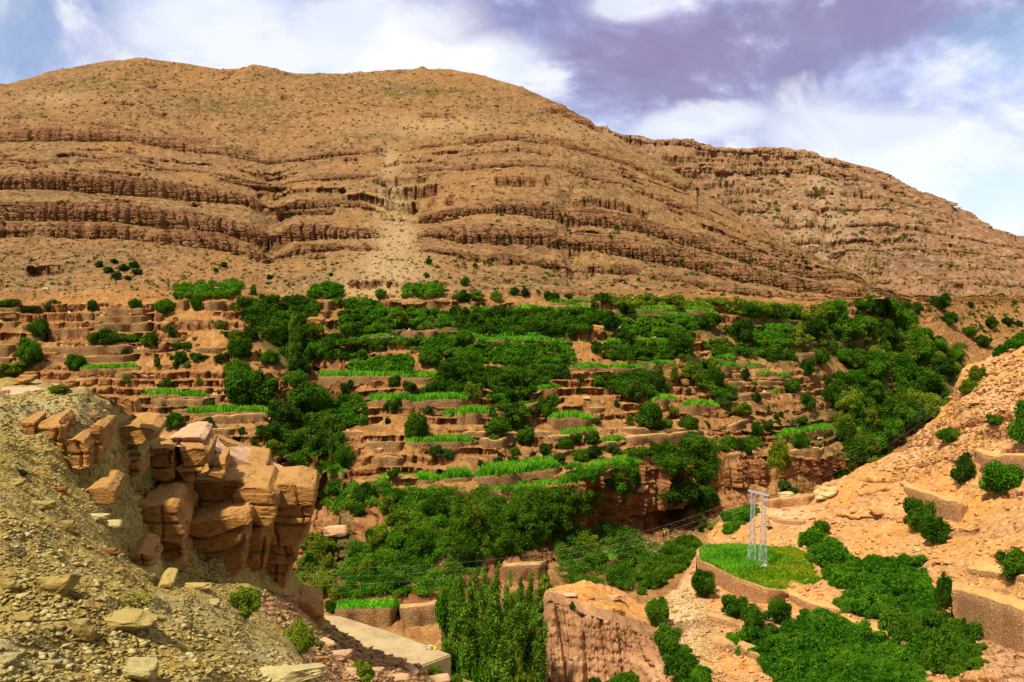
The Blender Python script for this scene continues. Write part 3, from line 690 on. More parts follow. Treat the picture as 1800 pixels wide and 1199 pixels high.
AUTO = []       # (object, what it is, px, py, size) - labels are written at the end
def plant(kind, px, py, w, h, label=None, name=None, cat=None, group=None, what=None, objs=None, sink=.10, trunk=False):
    """px, py: foot of the plant in the photograph; w, h its size there (photograph pixels)"""
    g = cast(px, py, objs)
    if g is None: return None
    p, _ = g
    d = p.y
    wm, hm = w * d / FPX, h * d / FPX * 1.03
    me = random.choice(PROTO[kind])
    rz = random.uniform(0, 6.28)
    cat = cat or {'poplar': 'poplar tree'}.get(kind, 'tree' if hm > 4.2 else 'shrub')
    name = name or cat.replace(' ', '_')
    rz = random.uniform(0, 6.28)
    if trunk:
        root = link(name, None, loc=p - Vector((0, 0, sink * hm * .4)))
        root.rotation_euler.z = rz
        cr = link('crown', me, root, (0, 0, hm * (.10 if kind != 'poplar' else .04))); cr.scale = (wm, wm, hm * .94)
        tk = link('trunk', random.choice(TRUNKS), root); tk.scale = (wm * .8, wm * .8, hm * 1.0)
    else:
        root = link(name, me, loc=p - Vector((0, 0, sink * hm)))
        root.rotation_euler.z = rz
        root.scale = (wm, wm * random.uniform(.85, 1.1), hm * (1 + sink))
    root['category'] = cat
    if group: root['group'] = group
    tone = {'round': 'deep green', 'vivid': 'bright green', 'olive': 'olive green', 'dark': 'dark green', 'scrub': 'dull brownish green', 'poplar': 'slender green'}[kind]
    if label: root['label'] = label
    else:
        AUTO.append((root, what or (tone + (' bushy tree' if cat == 'tree' else ' ' + cat)), px, py - h / 2, w))
    return root
def thicket(name, label, cat, poly, n, rpx, mat=L_VIV, leaf=None, per=70, objs=None, up=.35, kind=None, sq=.85, group=None, big=1.5, sub=6):
    """a mass of creepers or brush: uneven bushy heads made of smaller leafy lobes, heaped over the ground inside an outline"""
    parts = []
    n = max(8, int(n / big ** 2 * .98))
    for (x, y) in sample_poly(poly, n):
        g = cast(x, y, objs)
        if g is None: continue
        p, nn = g
        Rb = (rpx[0] + (rpx[1] - rpx[0]) * random.random() ** 1.5) * p.y / FPX * big
        c0 = np.array(p) + np.array(nn) * Rb * up * random.uniform(.1, 1.5) + np.array([0, 0, Rb * .15])
        ls = (leaf or 3.3) * p.y / FPX
        for s in range(sub):
            ds = sphere_pts(1)[0]; ds[2] = abs(ds[2]) * .9; ds[1] = -abs(ds[1]) if random.random() < .6 else ds[1]
            r = Rb * random.uniform(.34, .62); M = int(per * .8)
            c = c0 + ds * Rb * .55 * np.array([1, 1, sq])
            d = sphere_pts(M)
            d = np.where((d @ (np.array(nn) + np.array([0, -.6, .7])))[:, None] < -0.3, -d, d)
            P = c[None] + d * r * rng.uniform(.62, 1.08, (M, 1))
            parts.append(leaf_quads(P, d, ls, spread=.8))
    v, f = merge(parts)
    o = link(name, make_mesh(name, v, f, mat))
    tag(o, label, cat, group, kind)
    return o

def crown_mass(name, label, cat, poly, n, wpx, mat, objs, group=None, gap=.36):
    """bushes grown together into one thicket: whole leafy crowns of uneven size, set close on the ground"""
    src = []
    for me in PROTO['mass']:
        c = np.empty(len(me.vertices) * 3, np.float32); me.vertices.foreach_get('co', c); src.append(c.reshape(-1, 3).astype(float))
    done, parts = [], []
    for (x, y) in sample_poly(poly, n * 12):
        w = wpx[0] + (wpx[1] - wpx[0]) * random.random() ** 1.4
        if any(math.hypot(x - a, (y - b) * 1.5) < gap * (w + q) / 2 for a, b, q in done): continue
        g = cast(x, y, objs)
        if g is None: continue
        done.append((x, y, w))
        p = np.array(g[0]); wm = w * p[1] / FPX; a = random.uniform(0, 6.28)
        c = src[random.randrange(len(src))] * np.array([wm, wm * random.uniform(.8, 1.1), wm * random.uniform(.55, .95)])
        c = c @ np.array([[math.cos(a), math.sin(a), 0], [-math.sin(a), math.cos(a), 0], [0, 0, 1]]) + p - np.array([0, 0, wm * random.uniform(.05, .3)])
        parts.append((c, np.arange(len(c)).reshape(-1, 4)))
        if len(done) >= n: break
    v, f = merge(parts)
    return tag(link(name, make_mesh(name, v, f, mat)), label, cat, group)
# ------------------------------------------------------------------ dry stone terraces
def stone_mat(name, a, b, c, scale=1.0, bumpd=.12):
    m, t, bs = new_mat(name)
    P = t.new('ShaderNodeTexCoord').outputs['Object']
    Ps = t.scalevec(P, (1, 1, 1.8))
    cell = t.voro(Ps, 2.0 * scale, 'F1', 'Color')
    cv = t.new('ShaderNodeSeparateColor', ins={0: cell}).outputs[0]
    dd = t.voro(Ps, 2.2 * scale, 'DISTANCE_TO_EDGE')
    nl = t.noise(P, .3, 4, .6)
    col = t.ramp(t.math('ADD', t.math('MULTIPLY', cv, .55), t.math('MULTIPLY', nl, .5)), [(.2, a), (.5, b), (.85, c)])
    col = t.mix(t.math('SUBTRACT', 1.0, t.step(dd, 0.0, .09)), col, tuple(v * .5 for v in a))
    t.put(bs.inputs['Base Color'], col)
    t.put(bs.inputs['Normal'], t.bump(t.math('ADD', t.step(dd, 0, .2), t.noise(P, 6 * scale, 4, .7)), bumpd, .9))
    return m
M_WALL = stone_mat('dry_stone', (0.27, 0.14, 0.05), (0.38, 0.205, 0.075), (0.47, 0.27, 0.105), 1.0, .2)
M_WALLR = stone_mat('pink_dry_stone', (0.44, 0.20, 0.075), (0.58, 0.29, 0.11), (0.68, 0.38, 0.16), 1.3, .16)
def soil_mat(name, a, b, c):
    m, t, bs = new_mat(name)
    P = t.new('ShaderNodeTexCoord').outputs['Object']
    n = t.noise(P, .5, 6, .7)
    t.put(bs.inputs['Base Color'], t.ramp(n, [(.3, a), (.5, b), (.68, c)]))
    t.put(bs.inputs['Normal'], t.bump(t.noise(P, 3, 4, .7), .12, .8))
    return m
M_TREAD = soil_mat('terrace_tread', (0.36, 0.18, 0.06), (0.48, 0.27, 0.09), (0.58, 0.36, 0.13))
M_STRAW = soil_mat('straw_stubble', (0.50, 0.25, 0.08), (0.60, 0.32, 0.09), (0.64, 0.42, 0.12))
M_GREENT = soil_mat('green_tread', (0.05, 0.20, 0.01), (0.09, 0.27, 0.015), (0.2, 0.3, 0.03))
def terrace(top, hpx, tread=5.0, crop=None, label=None, croplabel=None, objs=None, wm=None, cmat=None, treadm=None, tilt=0.0, jag=.12, what=None, merge_=True):
    xs = np.array([q[0] for q in top], float); ys = np.array([q[1] for q in top], float)
    hp = np.array(hpx if isinstance(hpx, (list, tuple)) else [hpx] * len(top), float)
    g = cast(xs.mean(), np.interp(xs.mean(), xs, ys + hp), objs)
    dm = g[0].y if g else 250
    wid = (xs[-1] - xs[0]) * dm / FPX
    n = int(np.clip(wid / (dm / 420.0), 8, 160))
    px = np.linspace(xs[0], xs[-1], n); py = np.interp(px, xs, ys); ph = np.interp(px, xs, hp)
    ph = ph * np.minimum(1, .12 + np.minimum(np.arange(n), np.arange(n)[::-1]) / max(2, n * .10))
    d = []
    for x, y in zip(px, py + ph):
        g = cast(x, y, objs); d.append(g[0].y if g else (d[-1] if d else dm))
    d = np.array(d)
    med = np.median(d); d = np.clip(d, med * .86, med * 1.14)
    k = max(1, n // 10) * 2 + 1
    ker = np.hanning(k + 2)[1:-1]; ker /= ker.sum()
    d = np.convolve(np.pad(d, k // 2, mode='edge'), ker, 'valid')
    base = pt(px, py + ph, d); topz = EYE + ratio(py) * d
    wob = .16 * fbm(px * d / FPX / 1.2, 0 * px, int(abs(xs.sum())) % 50, 3, 4) - .5 * sstep(fbm(px * d / FPX / 6, 0 * px, int(abs(xs.sum())) % 50 + 9, 2, 14), .25, .6)
    topz = topz + wob * min(1, dm / 120)
    nv = 7; rows = []
    for i in range(nv):
        t = i / (nv - 1)
        z = base[:, 2] - 1.6 + (topz - base[:, 2] + 1.6) * t
        q = np.stack([base[:, 0], d + .16 * (topz - base[:, 2]) * t + jag * (fbm(base[:, 0] / .8, z / .6, d * 0, 3, 9) + 2.5 * fbm(base[:, 0] / 5, z / 4, d * 0, 2, 19)), z], 1)
        rows.append(q)
    for j, b in enumerate(np.linspace(.5, tread, 6)):
        q = rows[nv - 1].copy(); q[:, 1] += b; q[:, 2] = topz - .03 * b + tilt * b + .1 * fbm(q[:, 0] / 3, q[:, 1] / 3, 0 * d, 2, 6) * (j > 0)
        q[:, 0] *= (d + b) / d
        s = float(sstep(b / tread, .35 if not crop else .7, 1.0))
        if s > 0 and merge_:
            for i in range(n):
                gz_ = ground_z(q[i, 0], q[i, 1], objs)
                if gz_ is not None: q[i, 2] = q[i, 2] * (1 - s) + (min(max(gz_, q[i, 2] - 4), q[i, 2] + .8) - .12) * s
        rows.append(q)
    q = rows[-1].copy(); q[:, 2] -= 2.5; rows.append(q)
    G = np.stack(rows)                                        # rows x columns x 3
    capL, capR = G[:, :1].copy(), G[:, -1:].copy()
    for c in (capL, capR): c[..., 2] = np.minimum(c[..., 2], base[:, 2].min() - 1.5)
    G = np.concatenate([capL, G, capR], 1)
    nr, nc = G.shape[:2]
    F = grid_faces(nr, nc)
    mi = np.repeat((np.arange(nr - 1) >= nv).astype(int), nc - 1)
    o = link('stone_terrace', make_mesh('stone_terrace', G.reshape(-1, 3), F, mats=[wm or M_WALL, treadm or (M_GREENT if crop else M_TREAD)], midx=mi))
    o['category'] = 'stone terrace'; o['group'] = 'dry stone terraces'
    mx, my = px.mean(), (py + ph / 2).mean()
    if label: o['label'] = label
    else: AUTO.append((o, what or (('long' if xs[-1] - xs[0] > 110 else 'short' if xs[-1] - xs[0] < 50 else 'brown') + ' dry stone wall'), mx, my, xs[-1] - xs[0]))
    if crop:
        hgt = crop
        area = wid * tread; m = int(min(16000, max(500, area * 9 * (250 / dm) ** 1.3)))
        u = rng.random(m) * (n - 1.001); i0 = u.astype(int); fu = (u - i0)[:, None]
        P0 = rows[nv - 1][i0] * (1 - fu) + rows[nv - 1][i0 + 1] * fu
        bk = rng.random(m) ** 1.2 * (tread - .4) + .1
        P0[:, 0] *= (P0[:, 1] + bk) / P0[:, 1]; P0[:, 1] += bk
        hh = hgt * (0.85 + .35 * rng.random(m)) * (1 + .2 * fbm(P0[:, 0] / 4, P0[:, 1] / 4, 0 * bk, 2, 8)) * np.minimum(1, .3 + np.minimum(u, n - 1 - u) / 4)
        wv = .16 * dm / 250 * rng.uniform(.7, 1.6, m)
        a = rng.uniform(0, 3.14, m); dx, dy = np.cos(a) * wv, np.sin(a) * wv
        lean = rng.normal(size=(m, 2)) * hgt * .16
        b0 = P0 - np.array([0, 0, .12])
        V = np.stack([b0 + np.stack([-dx, -dy, 0 * dx], 1), b0 + np.stack([dx, dy, 0 * dx], 1),
                      b0 + np.stack([dx * .35 + lean[:, 0], dy * .35 + lean[:, 1], hh], 1), b0 + np.stack([-dx * .6 + lean[:, 0], -dy * .6 + lean[:, 1], hh * .86], 1)], 1).reshape(-1, 3)
        fr_ = rows[nv - 1] + np.array([0, .1, .05]); bk_ = fr_ + np.array([0, tread - .6, 0]); ii = np.arange(n - 1)
        V, F = merge([(V, np.arange(4 * m).reshape(-1, 4)), (np.concatenate([fr_, bk_]), np.stack([ii, ii + 1, ii + n + 1, ii + n], 1))])
        c = link('crop_strip', make_mesh('crop_strip', V, F, cmat or L_CROP))
        c['category'] = 'crop strip'; c['group'] = 'green crop strips on the terraces'
        if croplabel: c['label'] = croplabel
        else: AUTO.append((c, ('long' if xs[-1] - xs[0] > 110 else 'short' if xs[-1] - xs[0] < 50 else 'narrow') + ' bright green crop strip', mx, my - hp.mean() / 2 - 5, xs[-1] - xs[0]))
    return o

# ------------------------------------------------------------------ rock
def rock_mat(name, a, b, c, dust, sc=1.0, bumpd=.05):
    m, t, bs = new_mat(name)
    P = t.new('ShaderNodeTexCoord').outputs['Object']
    geo = t.new('ShaderNodeNewGeometry')
    oi = t.new('ShaderNodeObjectInfo')
    n1 = t.noise(P, .45 * sc, 6, .65, .3)
    n2 = t.noise(t.scalevec(P, (.5, .5, 3.2)), 1.4 * sc, 6, .7, .5)
    n3 = t.noise(P, 9 * sc, 4, .75)
    col = t.ramp(n1, [(.30, a), (.5, b), (.68, c)])
    col = t.mix(t.math('MULTIPLY', t.step(n2, .52, .64), .75), col, tuple(v * .36 for v in a))
    col = t.mix(t.math('MULTIPLY', t.step(n3, .52, .70), .35), col, dust)
    col = t.mix(t.math('MULTIPLY', oi.outputs['Random'], .22), col, dust)
    nz = t.new('ShaderNodeSeparateXYZ', ins={0: geo.outputs['Normal']}).outputs[2]
    col = t.mix(t.math('MULTIPLY', t.step(t.math('ADD', nz, t.math('MULTIPLY', t.math('SUBTRACT', n1, .5), .8)), .6, .95), .55), col, dust)   # dust lying on top
    t.put(bs.inputs['Base Color'], col)
    h = t.math('ADD', t.math('MULTIPLY', n2, .8), t.math('ADD', t.math('MULTIPLY', n3, .35), n1))
    t.put(bs.inputs['Normal'], t.bump(h, bumpd / sc, .9))
    return m
M_SAND = rock_mat('sandstone', (0.19, 0.078, 0.018), (0.36, 0.155, 0.032), (0.46, 0.230, 0.052), (0.48, 0.265, 0.080), 1.6, .2)
M_PINK = rock_mat('pink_sandstone', (0.34, 0.16, 0.075), (0.48, 0.25, 0.12), (0.55, 0.34, 0.18), (0.60, 0.40, 0.22), 1.8, .16)
M_TAN = rock_mat('tan_rock', (0.20, 0.10, 0.038), (0.33, 0.175, 0.068), (0.46, 0.29, 0.13), (0.44, 0.27, 0.12), 1.8, .16)
M_PALE = rock_mat('pale_rock', (0.32, 0.240, 0.075), (0.44, 0.35, 0.125), (0.56, 0.47, 0.22), (0.50, 0.40, 0.17), 5.0, .1)
M_OCHR = rock_mat('ochre_rock', (0.22, 0.140, 0.030), (0.33, 0.225, 0.052), (0.44, 0.33, 0.10), (0.44, 0.33, 0.10), 5.0, .1)
def hull_mesh(name, mat, pts=16, sub=2, box=(1, .8, .6), rough=.08, seed=0):
    r = np.random.default_rng(seed)
    bm = bmesh.new()
    for q in r.normal(size=(pts + 5, 3)):
        q = q / np.max(np.abs(q)) * r.uniform(.36, .5) * r.uniform(.85, 1, 3)      # between a ball and a cube
        bm.verts.new(Vector(q))
    res = bmesh.ops.convex_hull(bm, input=bm.verts)
    bmesh.ops.delete(bm, geom=list({g for g in res['geom_interior'] + res['geom_unused'] if isinstance(g, bmesh.types.BMVert)}), context='VERTS')
    if sub:
        bmesh.ops.bevel(bm, geom=bm.edges[:], offset=.035, segments=1, affect='EDGES', profile=.6)
        bmesh.ops.triangulate(bm, faces=bm.faces[:])
        bmesh.ops.subdivide_edges(bm, edges=bm.edges[:], cuts=sub, use_grid_fill=True)
        co = np.array([v.co[:] for v in bm.verts])
        nn = (fbm(co[:, 0] * 3, co[:, 1] * 3, co[:, 2] * 3, 5, seed, .65) + .5 * np.round(2 * fbm(co[:, 0] * 2, co[:, 1] * 2, co[:, 2] * 5, 2, seed + 4))) * rough
        for v, k in zip(bm.verts, nn): v.co = v.co * (1 + float(k))
    for v in bm.verts: v.co = Vector((v.co.x * box[0], v.co.y * box[1], v.co.z * box[2]))
    bmesh.ops.triangulate(bm, faces=bm.faces[:])
    me = bpy.data.meshes.new(name); bm.to_mesh(me); bm.free(); me.materials.append(mat)
    return me
ROCKS = {}
for key, mt in (('sand', M_SAND), ('pink', M_PINK), ('pale', M_PALE), ('ochre', M_OCHR), ('tan', M_TAN)):
    ROCKS[key] = [hull_mesh('rock_' + key, mt, 8 + 3 * i, 4, rough=.17, seed=20 + i) for i in range(5)]
def boulder(kind, px, py, w, h, depth=.9, label=None, objs=None, what=None, name='boulder', cat='boulder', sink=.15, rz=None, tilt=0.0, group=None):
    """px, py: centre of the rock in the photograph; it sits on the ground below"""
    g = cast(px, py + h * .30, objs)
    if g is None: return None
    p = g[0]; d = p.y
    wm, hm = w * d / FPX, h * d / FPX
    me = random.choice(ROCKS[kind])
    o = link(name, me, loc=(p.x, p.y, p.z + hm * (.5 - sink)))
    o.scale = (wm * 1.12, wm * depth * 1.1, hm * 1.35)
    o.rotation_euler = (random.uniform(-.12, .12), tilt, random.uniform(-.25, .25) + (math.pi if random.random() < .5 else 0) if rz is None else rz)
    o['category'] = cat; o['group'] = group or 'loose boulders'
    tone = {'sand': 'orange brown', 'pink': 'pinkish', 'pale': 'pale', 'ochre': 'ochre', 'tan': 'tan'}[kind]
    if label: o['label'] = label
    else: AUTO.append((o, what or tone + ' boulder', px, py, w))
    return o
def block(poly, d, thick, mat=M_SAND, label=None, lean=.0, px_res=2.0, rough=1.0, back=.92, yaw=0.0, name='sandstone_block', cat='rock block', what=None, bed=.9, seed=None, round_=.055, cuts=9):
    """a squarish mass of bedded rock: outline seen from the front, at distance d, going back thick metres"""
    sd_ = seed if seed is not None else len(AUTO) * 7 + int(poly[0][0])
    xm = sum(q[0] for q in poly) / len(poly)
    W_ = []
    for (x, y) in poly:
        W_.append(pt(x, y, d + (x - xm) * d / FPX * yaw))
    W_ = np.array(W_); c = W_.mean(0)
    size = float(np.ptp(W_[:, 0]) + np.ptp(W_[:, 2])) / 2
    F_ = W_.copy(); zr = (F_[:, 2] - F_[:, 2].min()) / (np.ptp(F_[:, 2]) + 1e-6)
    F_[:, 1] += lean * (F_[:, 2] - F_[:, 2].min())
    B_ = F_.copy(); B_[:, 0] = c[0] + (F_[:, 0] - c[0]) * back + thick * c[0] / d * .6; B_[:, 1] += thick
    bm = bmesh.new()
    vf = [bm.verts.new(v - c) for v in F_]; vb = [bm.verts.new(v - c) for v in B_]
    bm.faces.new(vf); bm.faces.new(vb[::-1])
    n = len(poly)
    for i in range(n): bm.faces.new((vf[(i + 1) % n], vf[i], vb[i], vb[(i + 1) % n]))
    bmesh.ops.recalc_face_normals(bm, faces=bm.faces[:])
    rr = np.random.default_rng(sd_)
    ext = np.array([np.ptp(W_[:, 0]) / 2, thick / 2, np.ptp(W_[:, 2]) / 2]); mid = Vector((0, thick / 2, 0))
    for q_ in range(cuts):
        nrm = rr.normal(size=3); nrm[1] = -abs(nrm[1]) * .8; nrm = nrm / (np.abs(nrm).max() * ext + 1e-6) ; nrm = Vector(nrm).normalized()
        sup = sum(abs(nrm[k_]) * ext[k_] for k_ in range(3))
        pl = mid + nrm * float(sup * rr.uniform(.74, .90))
        res = bmesh.ops.bisect_plane(bm, geom=bm.verts[:] + bm.edges[:] + bm.faces[:], plane_co=pl, plane_no=nrm, clear_outer=True)
        ed = [e for e in bm.edges if e.is_boundary]
        if ed: bmesh.ops.holes_fill(bm, edges=ed, sides=0)
    bmesh.ops.recalc_face_normals(bm, faces=bm.faces[:])
    bmesh.ops.triangulate(bm, faces=bm.faces[:])
    me = bpy.data.meshes.new('tmp'); bm.to_mesh(me); bm.free()
    o = link(name, me, loc=tuple(c))
    md = o.modifiers.new('r', 'REMESH'); md.mode = 'VOXEL'; md.voxel_size = max(px_res * d / FPX, size / 130)
    dg = bpy.context.evaluated_depsgraph_get(); dg.update()
    me2 = bpy.data.meshes.new_from_object(o.evaluated_get(dg))
    o.modifiers.clear(); o.data = me2; bpy.data.meshes.remove(me)
    me2.name = name; me2.materials.clear(); me2.materials.append(mat)
    nvt = len(me2.vertices)
    co = np.empty(nvt * 3, np.float32); me2.vertices.foreach_get('co', co); co = co.reshape(-1, 3).astype(float)
    no = np.empty(nvt * 3, np.float32); me2.vertices.foreach_get('normal', no); no = no.reshape(-1, 3).astype(float)
    x, y, z = co[:, 0] + sd_, co[:, 1], co[:, 2]
    s = max(size, .5)
    k = .022 * s * rough * fbm(x / (.5 * s), y / (.5 * s), z / (.35 * s), 3, sd_) + .010 * s * rough * ridged(x / (.2 * s), y / (.2 * s), z / (.12 * s), 3, sd_ + 3)
    wz = z + .12 * s * fbm(x / s, y / s, z * 0, 2, sd_ + 9)
    bt = bed * d / 38.0
    q = wz / bt; fr = np.abs(q - np.round(q)); side = 1 - np.abs(no[:, 2])
    k -= side * .17 * bt * np.exp(-(fr / .055) ** 2) * (rnd(np.round(q), sd_) > .3)
    k += side * .26 * bt * (rnd(np.floor(q + .5), sd_ + 1) - .5)
    wx = x + .3 * s * fbm(z / s, y / s, x * 0, 2, sd_ + 19)
    q = wx / (bt * 1.9); fr = np.abs(q - np.round(q))
    k -= side * .20 * bt * np.exp(-(fr / .03) ** 2) * (rnd(np.round(q), sd_ + 4) > .45)
    # flat chipped facets
    k += .035 * s * rough * np.round(2.6 * fbm(x / (.4 * s), y / (.4 * s), z / (.4 * s), 1, sd_ + 29)) / 2.6
    k += .02 * bt * fbm(x * 5, y * 5, z * 9, 3, 5)
    co = co + no * k[:, None]
    me2.vertices.foreach_set('co', co.astype(np.float32).ravel()); me2.update()
    o['category'] = cat; o['group'] = 'blocks of the sandstone outcrop'
    cx_, cy_ = xm, sum(q[1] for q in poly) / len(poly)
    if label: o['label'] = label
    else: AUTO.append((o, what or 'orange brown rock block', cx_, cy_, max(q[0] for q in poly) - min(q[0] for q in poly)))
    return o
def stones(name, label, poly, n, size, mat, objs, exp=2.2, flat=.6, cat='stones', dmax=None, protos=6, sizepx=None):
    """uncountable loose stones, one object"""
    T = [hull_mesh('tmp', mat, 5, 0, seed=300 + i) for i in range(protos)]
    TV = []
    for me in T:
        c = np.array([v.co[:] for v in me.vertices]); f = np.array([p.vertices[:] for p in me.polygons]); TV.append((c, f)); bpy.data.meshes.remove(me)
    parts = []
    for (x, y) in sample_poly(poly, n):
        g = cast(x, y, objs)
        if g is None or (dmax and g[0].y > dmax): continue
        p, nn = g
        if sizepx: s = (sizepx[0] + (sizepx[1] - sizepx[0]) * random.random() ** exp) * p.y / FPX
        else: s = size[0] + (size[1] - size[0]) * random.random() ** exp
        c, f = TV[random.randrange(protos)]
        M = np.array((Matrix.Rotation(random.uniform(0, 6.28), 3, 'Z') @ Matrix.Rotation(random.uniform(-.5, .5), 3, 'X')))
        c = (c * np.array([1, random.uniform(.6, 1), random.uniform(flat * .6, flat)])) @ M.T * s
        parts.append((c + np.array(p)[None] + np.array([0, 0, s * .12]), f))
    v, f = merge(parts)
    o = link(name, make_mesh(name, v, f, mat))
    return tag(o, label, cat, None, 'stuff')
M_TAN2 = rock_mat('orange_rock', (0.36, 0.16, 0.05), (0.52, 0.26, 0.08), (0.64, 0.38, 0.15), (0.62, 0.36, 0.14), 1.8, .16)
hillT, farT, nearT, foreT = [TERR[i] for i in range(4)]
H, Fm, Nn, Ff = [hillT], [farT], [nearT], [foreT]
HF = [hillT, farT]
# ------------------------------------------------------------------ terraces of the far bank: (top outline, height, tread, crop)
TW = [
 # stepped dry fields on the left
 ([(-30, 541), (45, 541)], 8, 4, None), ([(-30, 550), (50, 551)], 12, 4, None), ([(-30, 565), (36, 565)], 12, 4, None),
 ([(107, 551), (163, 549)], 14, 4, None), ([(172, 542), (218, 541), (263, 541)], 14, 4, None), ([(166, 556), (263, 555)], 12, 4, None), ([(165, 569), (267, 568)], 15, 4, None),
 ([(83, 578), (163, 576)], 15, 4, None), ([(225, 586), (266, 585)], 8, 3, None), ([(-30, 607), (26, 606)], 22, 5, None), ([(73, 610), (150, 608), (240, 606)], 17, 5, None),
 ([(87, 625), (240, 624)], 13, 4, None), ([(-30, 630), (26, 629)], 12, 4, None), ([(138, 649), (246, 646)], 14, 5, 1.1), ([(290, 563), (403, 562)], 10, 4, None),
 ([(403, 577), (447, 577)], 12, 5, None), ([(340, 612), (400, 611)], 10, 4, None), ([(227, 614), (280, 613)], 10, 4, None), ([(250, 694), (310, 694), (367, 693)], 7, 4, 1.3),
 ([(268, 702), (320, 700), (370, 700)], 18, 4, None), ([(368, 692), (396, 693)], 18, 4, None), ([(367, 731), (430, 729), (477, 727)], 16, 6, None), ([(322, 727), (400, 725), (476, 724)], 6, 5, 1.4),
 ([(300, 718), (353, 716)], 12, 4, None), ([(362, 756), (413, 754)], 15, 5, None), ([(200, 656), (240, 655)], 12, 4, None), ([(313, 527), (332, 526)], 20, 6, None), ([(352, 530), (420, 526)], 18, 6, None),
 ([(40, 590), (84, 590)], 10, 4, None), ([(270, 640), (330, 641)], 8, 4, None), ([(283, 596), (330, 594)], 8, 4, None),
 # middle
 ([(720, 528), (788, 527)], 18, 6, None), ([(667, 528), (707, 527)], 14, 5, None), ([(567, 529), (586, 528)], 20, 5, None), ([(702, 583), (750, 581), (806, 581)], 16, 6, None),
 ([(537, 593), (697, 592)], 8, 5, .7), ([(550, 663), (660, 661), (777, 660)], 17, 6, None), ([(558, 662), (640, 661), (757, 658)], 5, 5, 1.3), ([(640, 704), (740, 703), (830, 702)], 15, 6, 1.3),
 ([(798, 730), (830, 727), (864, 727)], 19, 7, 1.4), ([(777, 729), (800, 729)], 5, 5, 1.3), ([(645, 779), (712, 777)], 18, 4, None), ([(713, 778), (780, 777), (840, 777)], 12, 6, 1.1), ([(840, 774), (880, 771), (913, 768)], 18, 6, None),
 ([(652, 806), (680, 803), (711, 806)], 16, 4, None), ([(833, 839), (880, 836), (940, 829), (987, 821)], [20, 24, 24, 24], 9, 1.6), ([(557, 830), (607, 830)], 20, 6, 1.2), ([(660, 848), (720, 846), (775, 842)], 7, 6, 1.3),
 ([(775, 843), (833, 839)], 8, 7, 1.6), ([(830, 864), (900, 861), (960, 859), (1003, 857)], 9, 8, .8), ([(903, 860), (960, 854), (1020, 850)], 9, 6, 1.1), ([(813, 760), (862, 760)], 11, 5, None),
 ([(900, 543), (970, 542), (1047, 542)], 7, 5, 1.1), ([(1113, 544), (1180, 543), (1240, 546), (1262, 552)], 9, 5, None), ([(997, 647), (1060, 646), (1132, 643)], 15, 7, 1.2), ([(917, 647), (997, 646)], 6, 6, 1.2),
 ([(1137, 704), (1190, 702)], 16, 5, None), ([(1197, 714), (1230, 712), (1266, 714)], 19, 5, None), ([(917, 711), (952, 709)], 20, 5, None), ([(1033, 718), (1063, 717)], 12, 4, None),
 ([(962, 736), (1000, 734), (1043, 736)], 21, 6, None), ([(1093, 753), (1160, 755), (1230, 753)], 12, 5, None), ([(1100, 771), (1160, 764), (1236, 758)], [26, 26, 20], 8, None), ([(963, 768), (1010, 766)], 17, 5, None),
 ([(1060, 779), (1092, 777)], 17, 5, None), ([(1053, 777), (1107, 775)], 5, 5, 1.1), ([(980, 852), (1021, 846)], 9, 6, 1.2), ([(993, 823), (1050, 823), (1131, 813)], 9, 11, 1.0),
 ([(1247, 632), (1295, 630)], 13, 5, None), ([(1257, 645), (1304, 644)], 13, 5, None), ([(1283, 657), (1306, 657)], 11, 4, None), ([(1277, 672), (1321, 670)], 16, 5, None), ([(1327, 671), (1367, 669)], 14, 5, None),
 ([(1290, 696), (1340, 691), (1374, 690)], 12, 5, None), ([(1343, 616), (1378, 615)], 10, 5, None), ([(1400, 621), (1444, 620)], 26, 6, None), ([(1277, 617), (1350, 616), (1434, 614)], 4, 5, 1.1),
 ([(1303, 645), (1344, 643)], 4, 5, 1.2), ([(1327, 659), (1364, 657)], 5, 5, 1.2), ([(1363, 662), (1394, 660)], 5, 5, 1.2), ([(1355, 690), (1378, 688)], 4, 5, 1.3), ([(1277, 752), (1300, 742), (1321, 734)], 14, 5, None),
 ([(1360, 769), (1410, 762), (1467, 752)], 12, 7, 1.3), ([(1387, 794), (1420, 790), (1448, 788)], 28, 7, None), ([(1423, 660), (1448, 658)], 18, 5, None), ([(1622, 666), (1661, 666)], 9, 6, None), ([(1527, 784), (1554, 783)], 11, 5, None),
 ([(1497, 586), (1521, 585)], 8, 5, None), ([(1490, 728), (1541, 727)], 9, 6, None), ([(1300, 565), (1390, 562)], 6, 4, .9), ([(1310, 576), (1396, 574)], 4, 4, 1.1), ([(1415, 600), (1460, 600)], 6, 4, None),
 ([(1060, 601), (1120, 599), (1180, 601)], 6, 5, .9), ([(830, 599), (900, 597), (1005, 598)], 5, 5, 1.0), ([(1085, 553), (1150, 552), (1230, 555)], 5, 5, 1.0), ([(860, 645), (917, 645)], 5, 5, 1.0), ([(800, 545), (895, 543)], 5, 5, .8),
 ([(960, 532), (1045, 531)], 5, 4, 1.2), ([(450, 592), (540, 592)], 5, 4, .8),
 # gorge floor
 ([(588, 1072), (640, 1071), (702, 1070)], 32, 5, .45), ([(698, 1072), (740, 1069), (770, 1064), (810, 1054)], 32, 7, None), ([(770, 988), (820, 985), (872, 980)], 15, 9, None), ([(884, 998), (960, 994)], 26, 8, None),
 ([(1065, 985), (1112, 975)], 10, 7, .8),
]
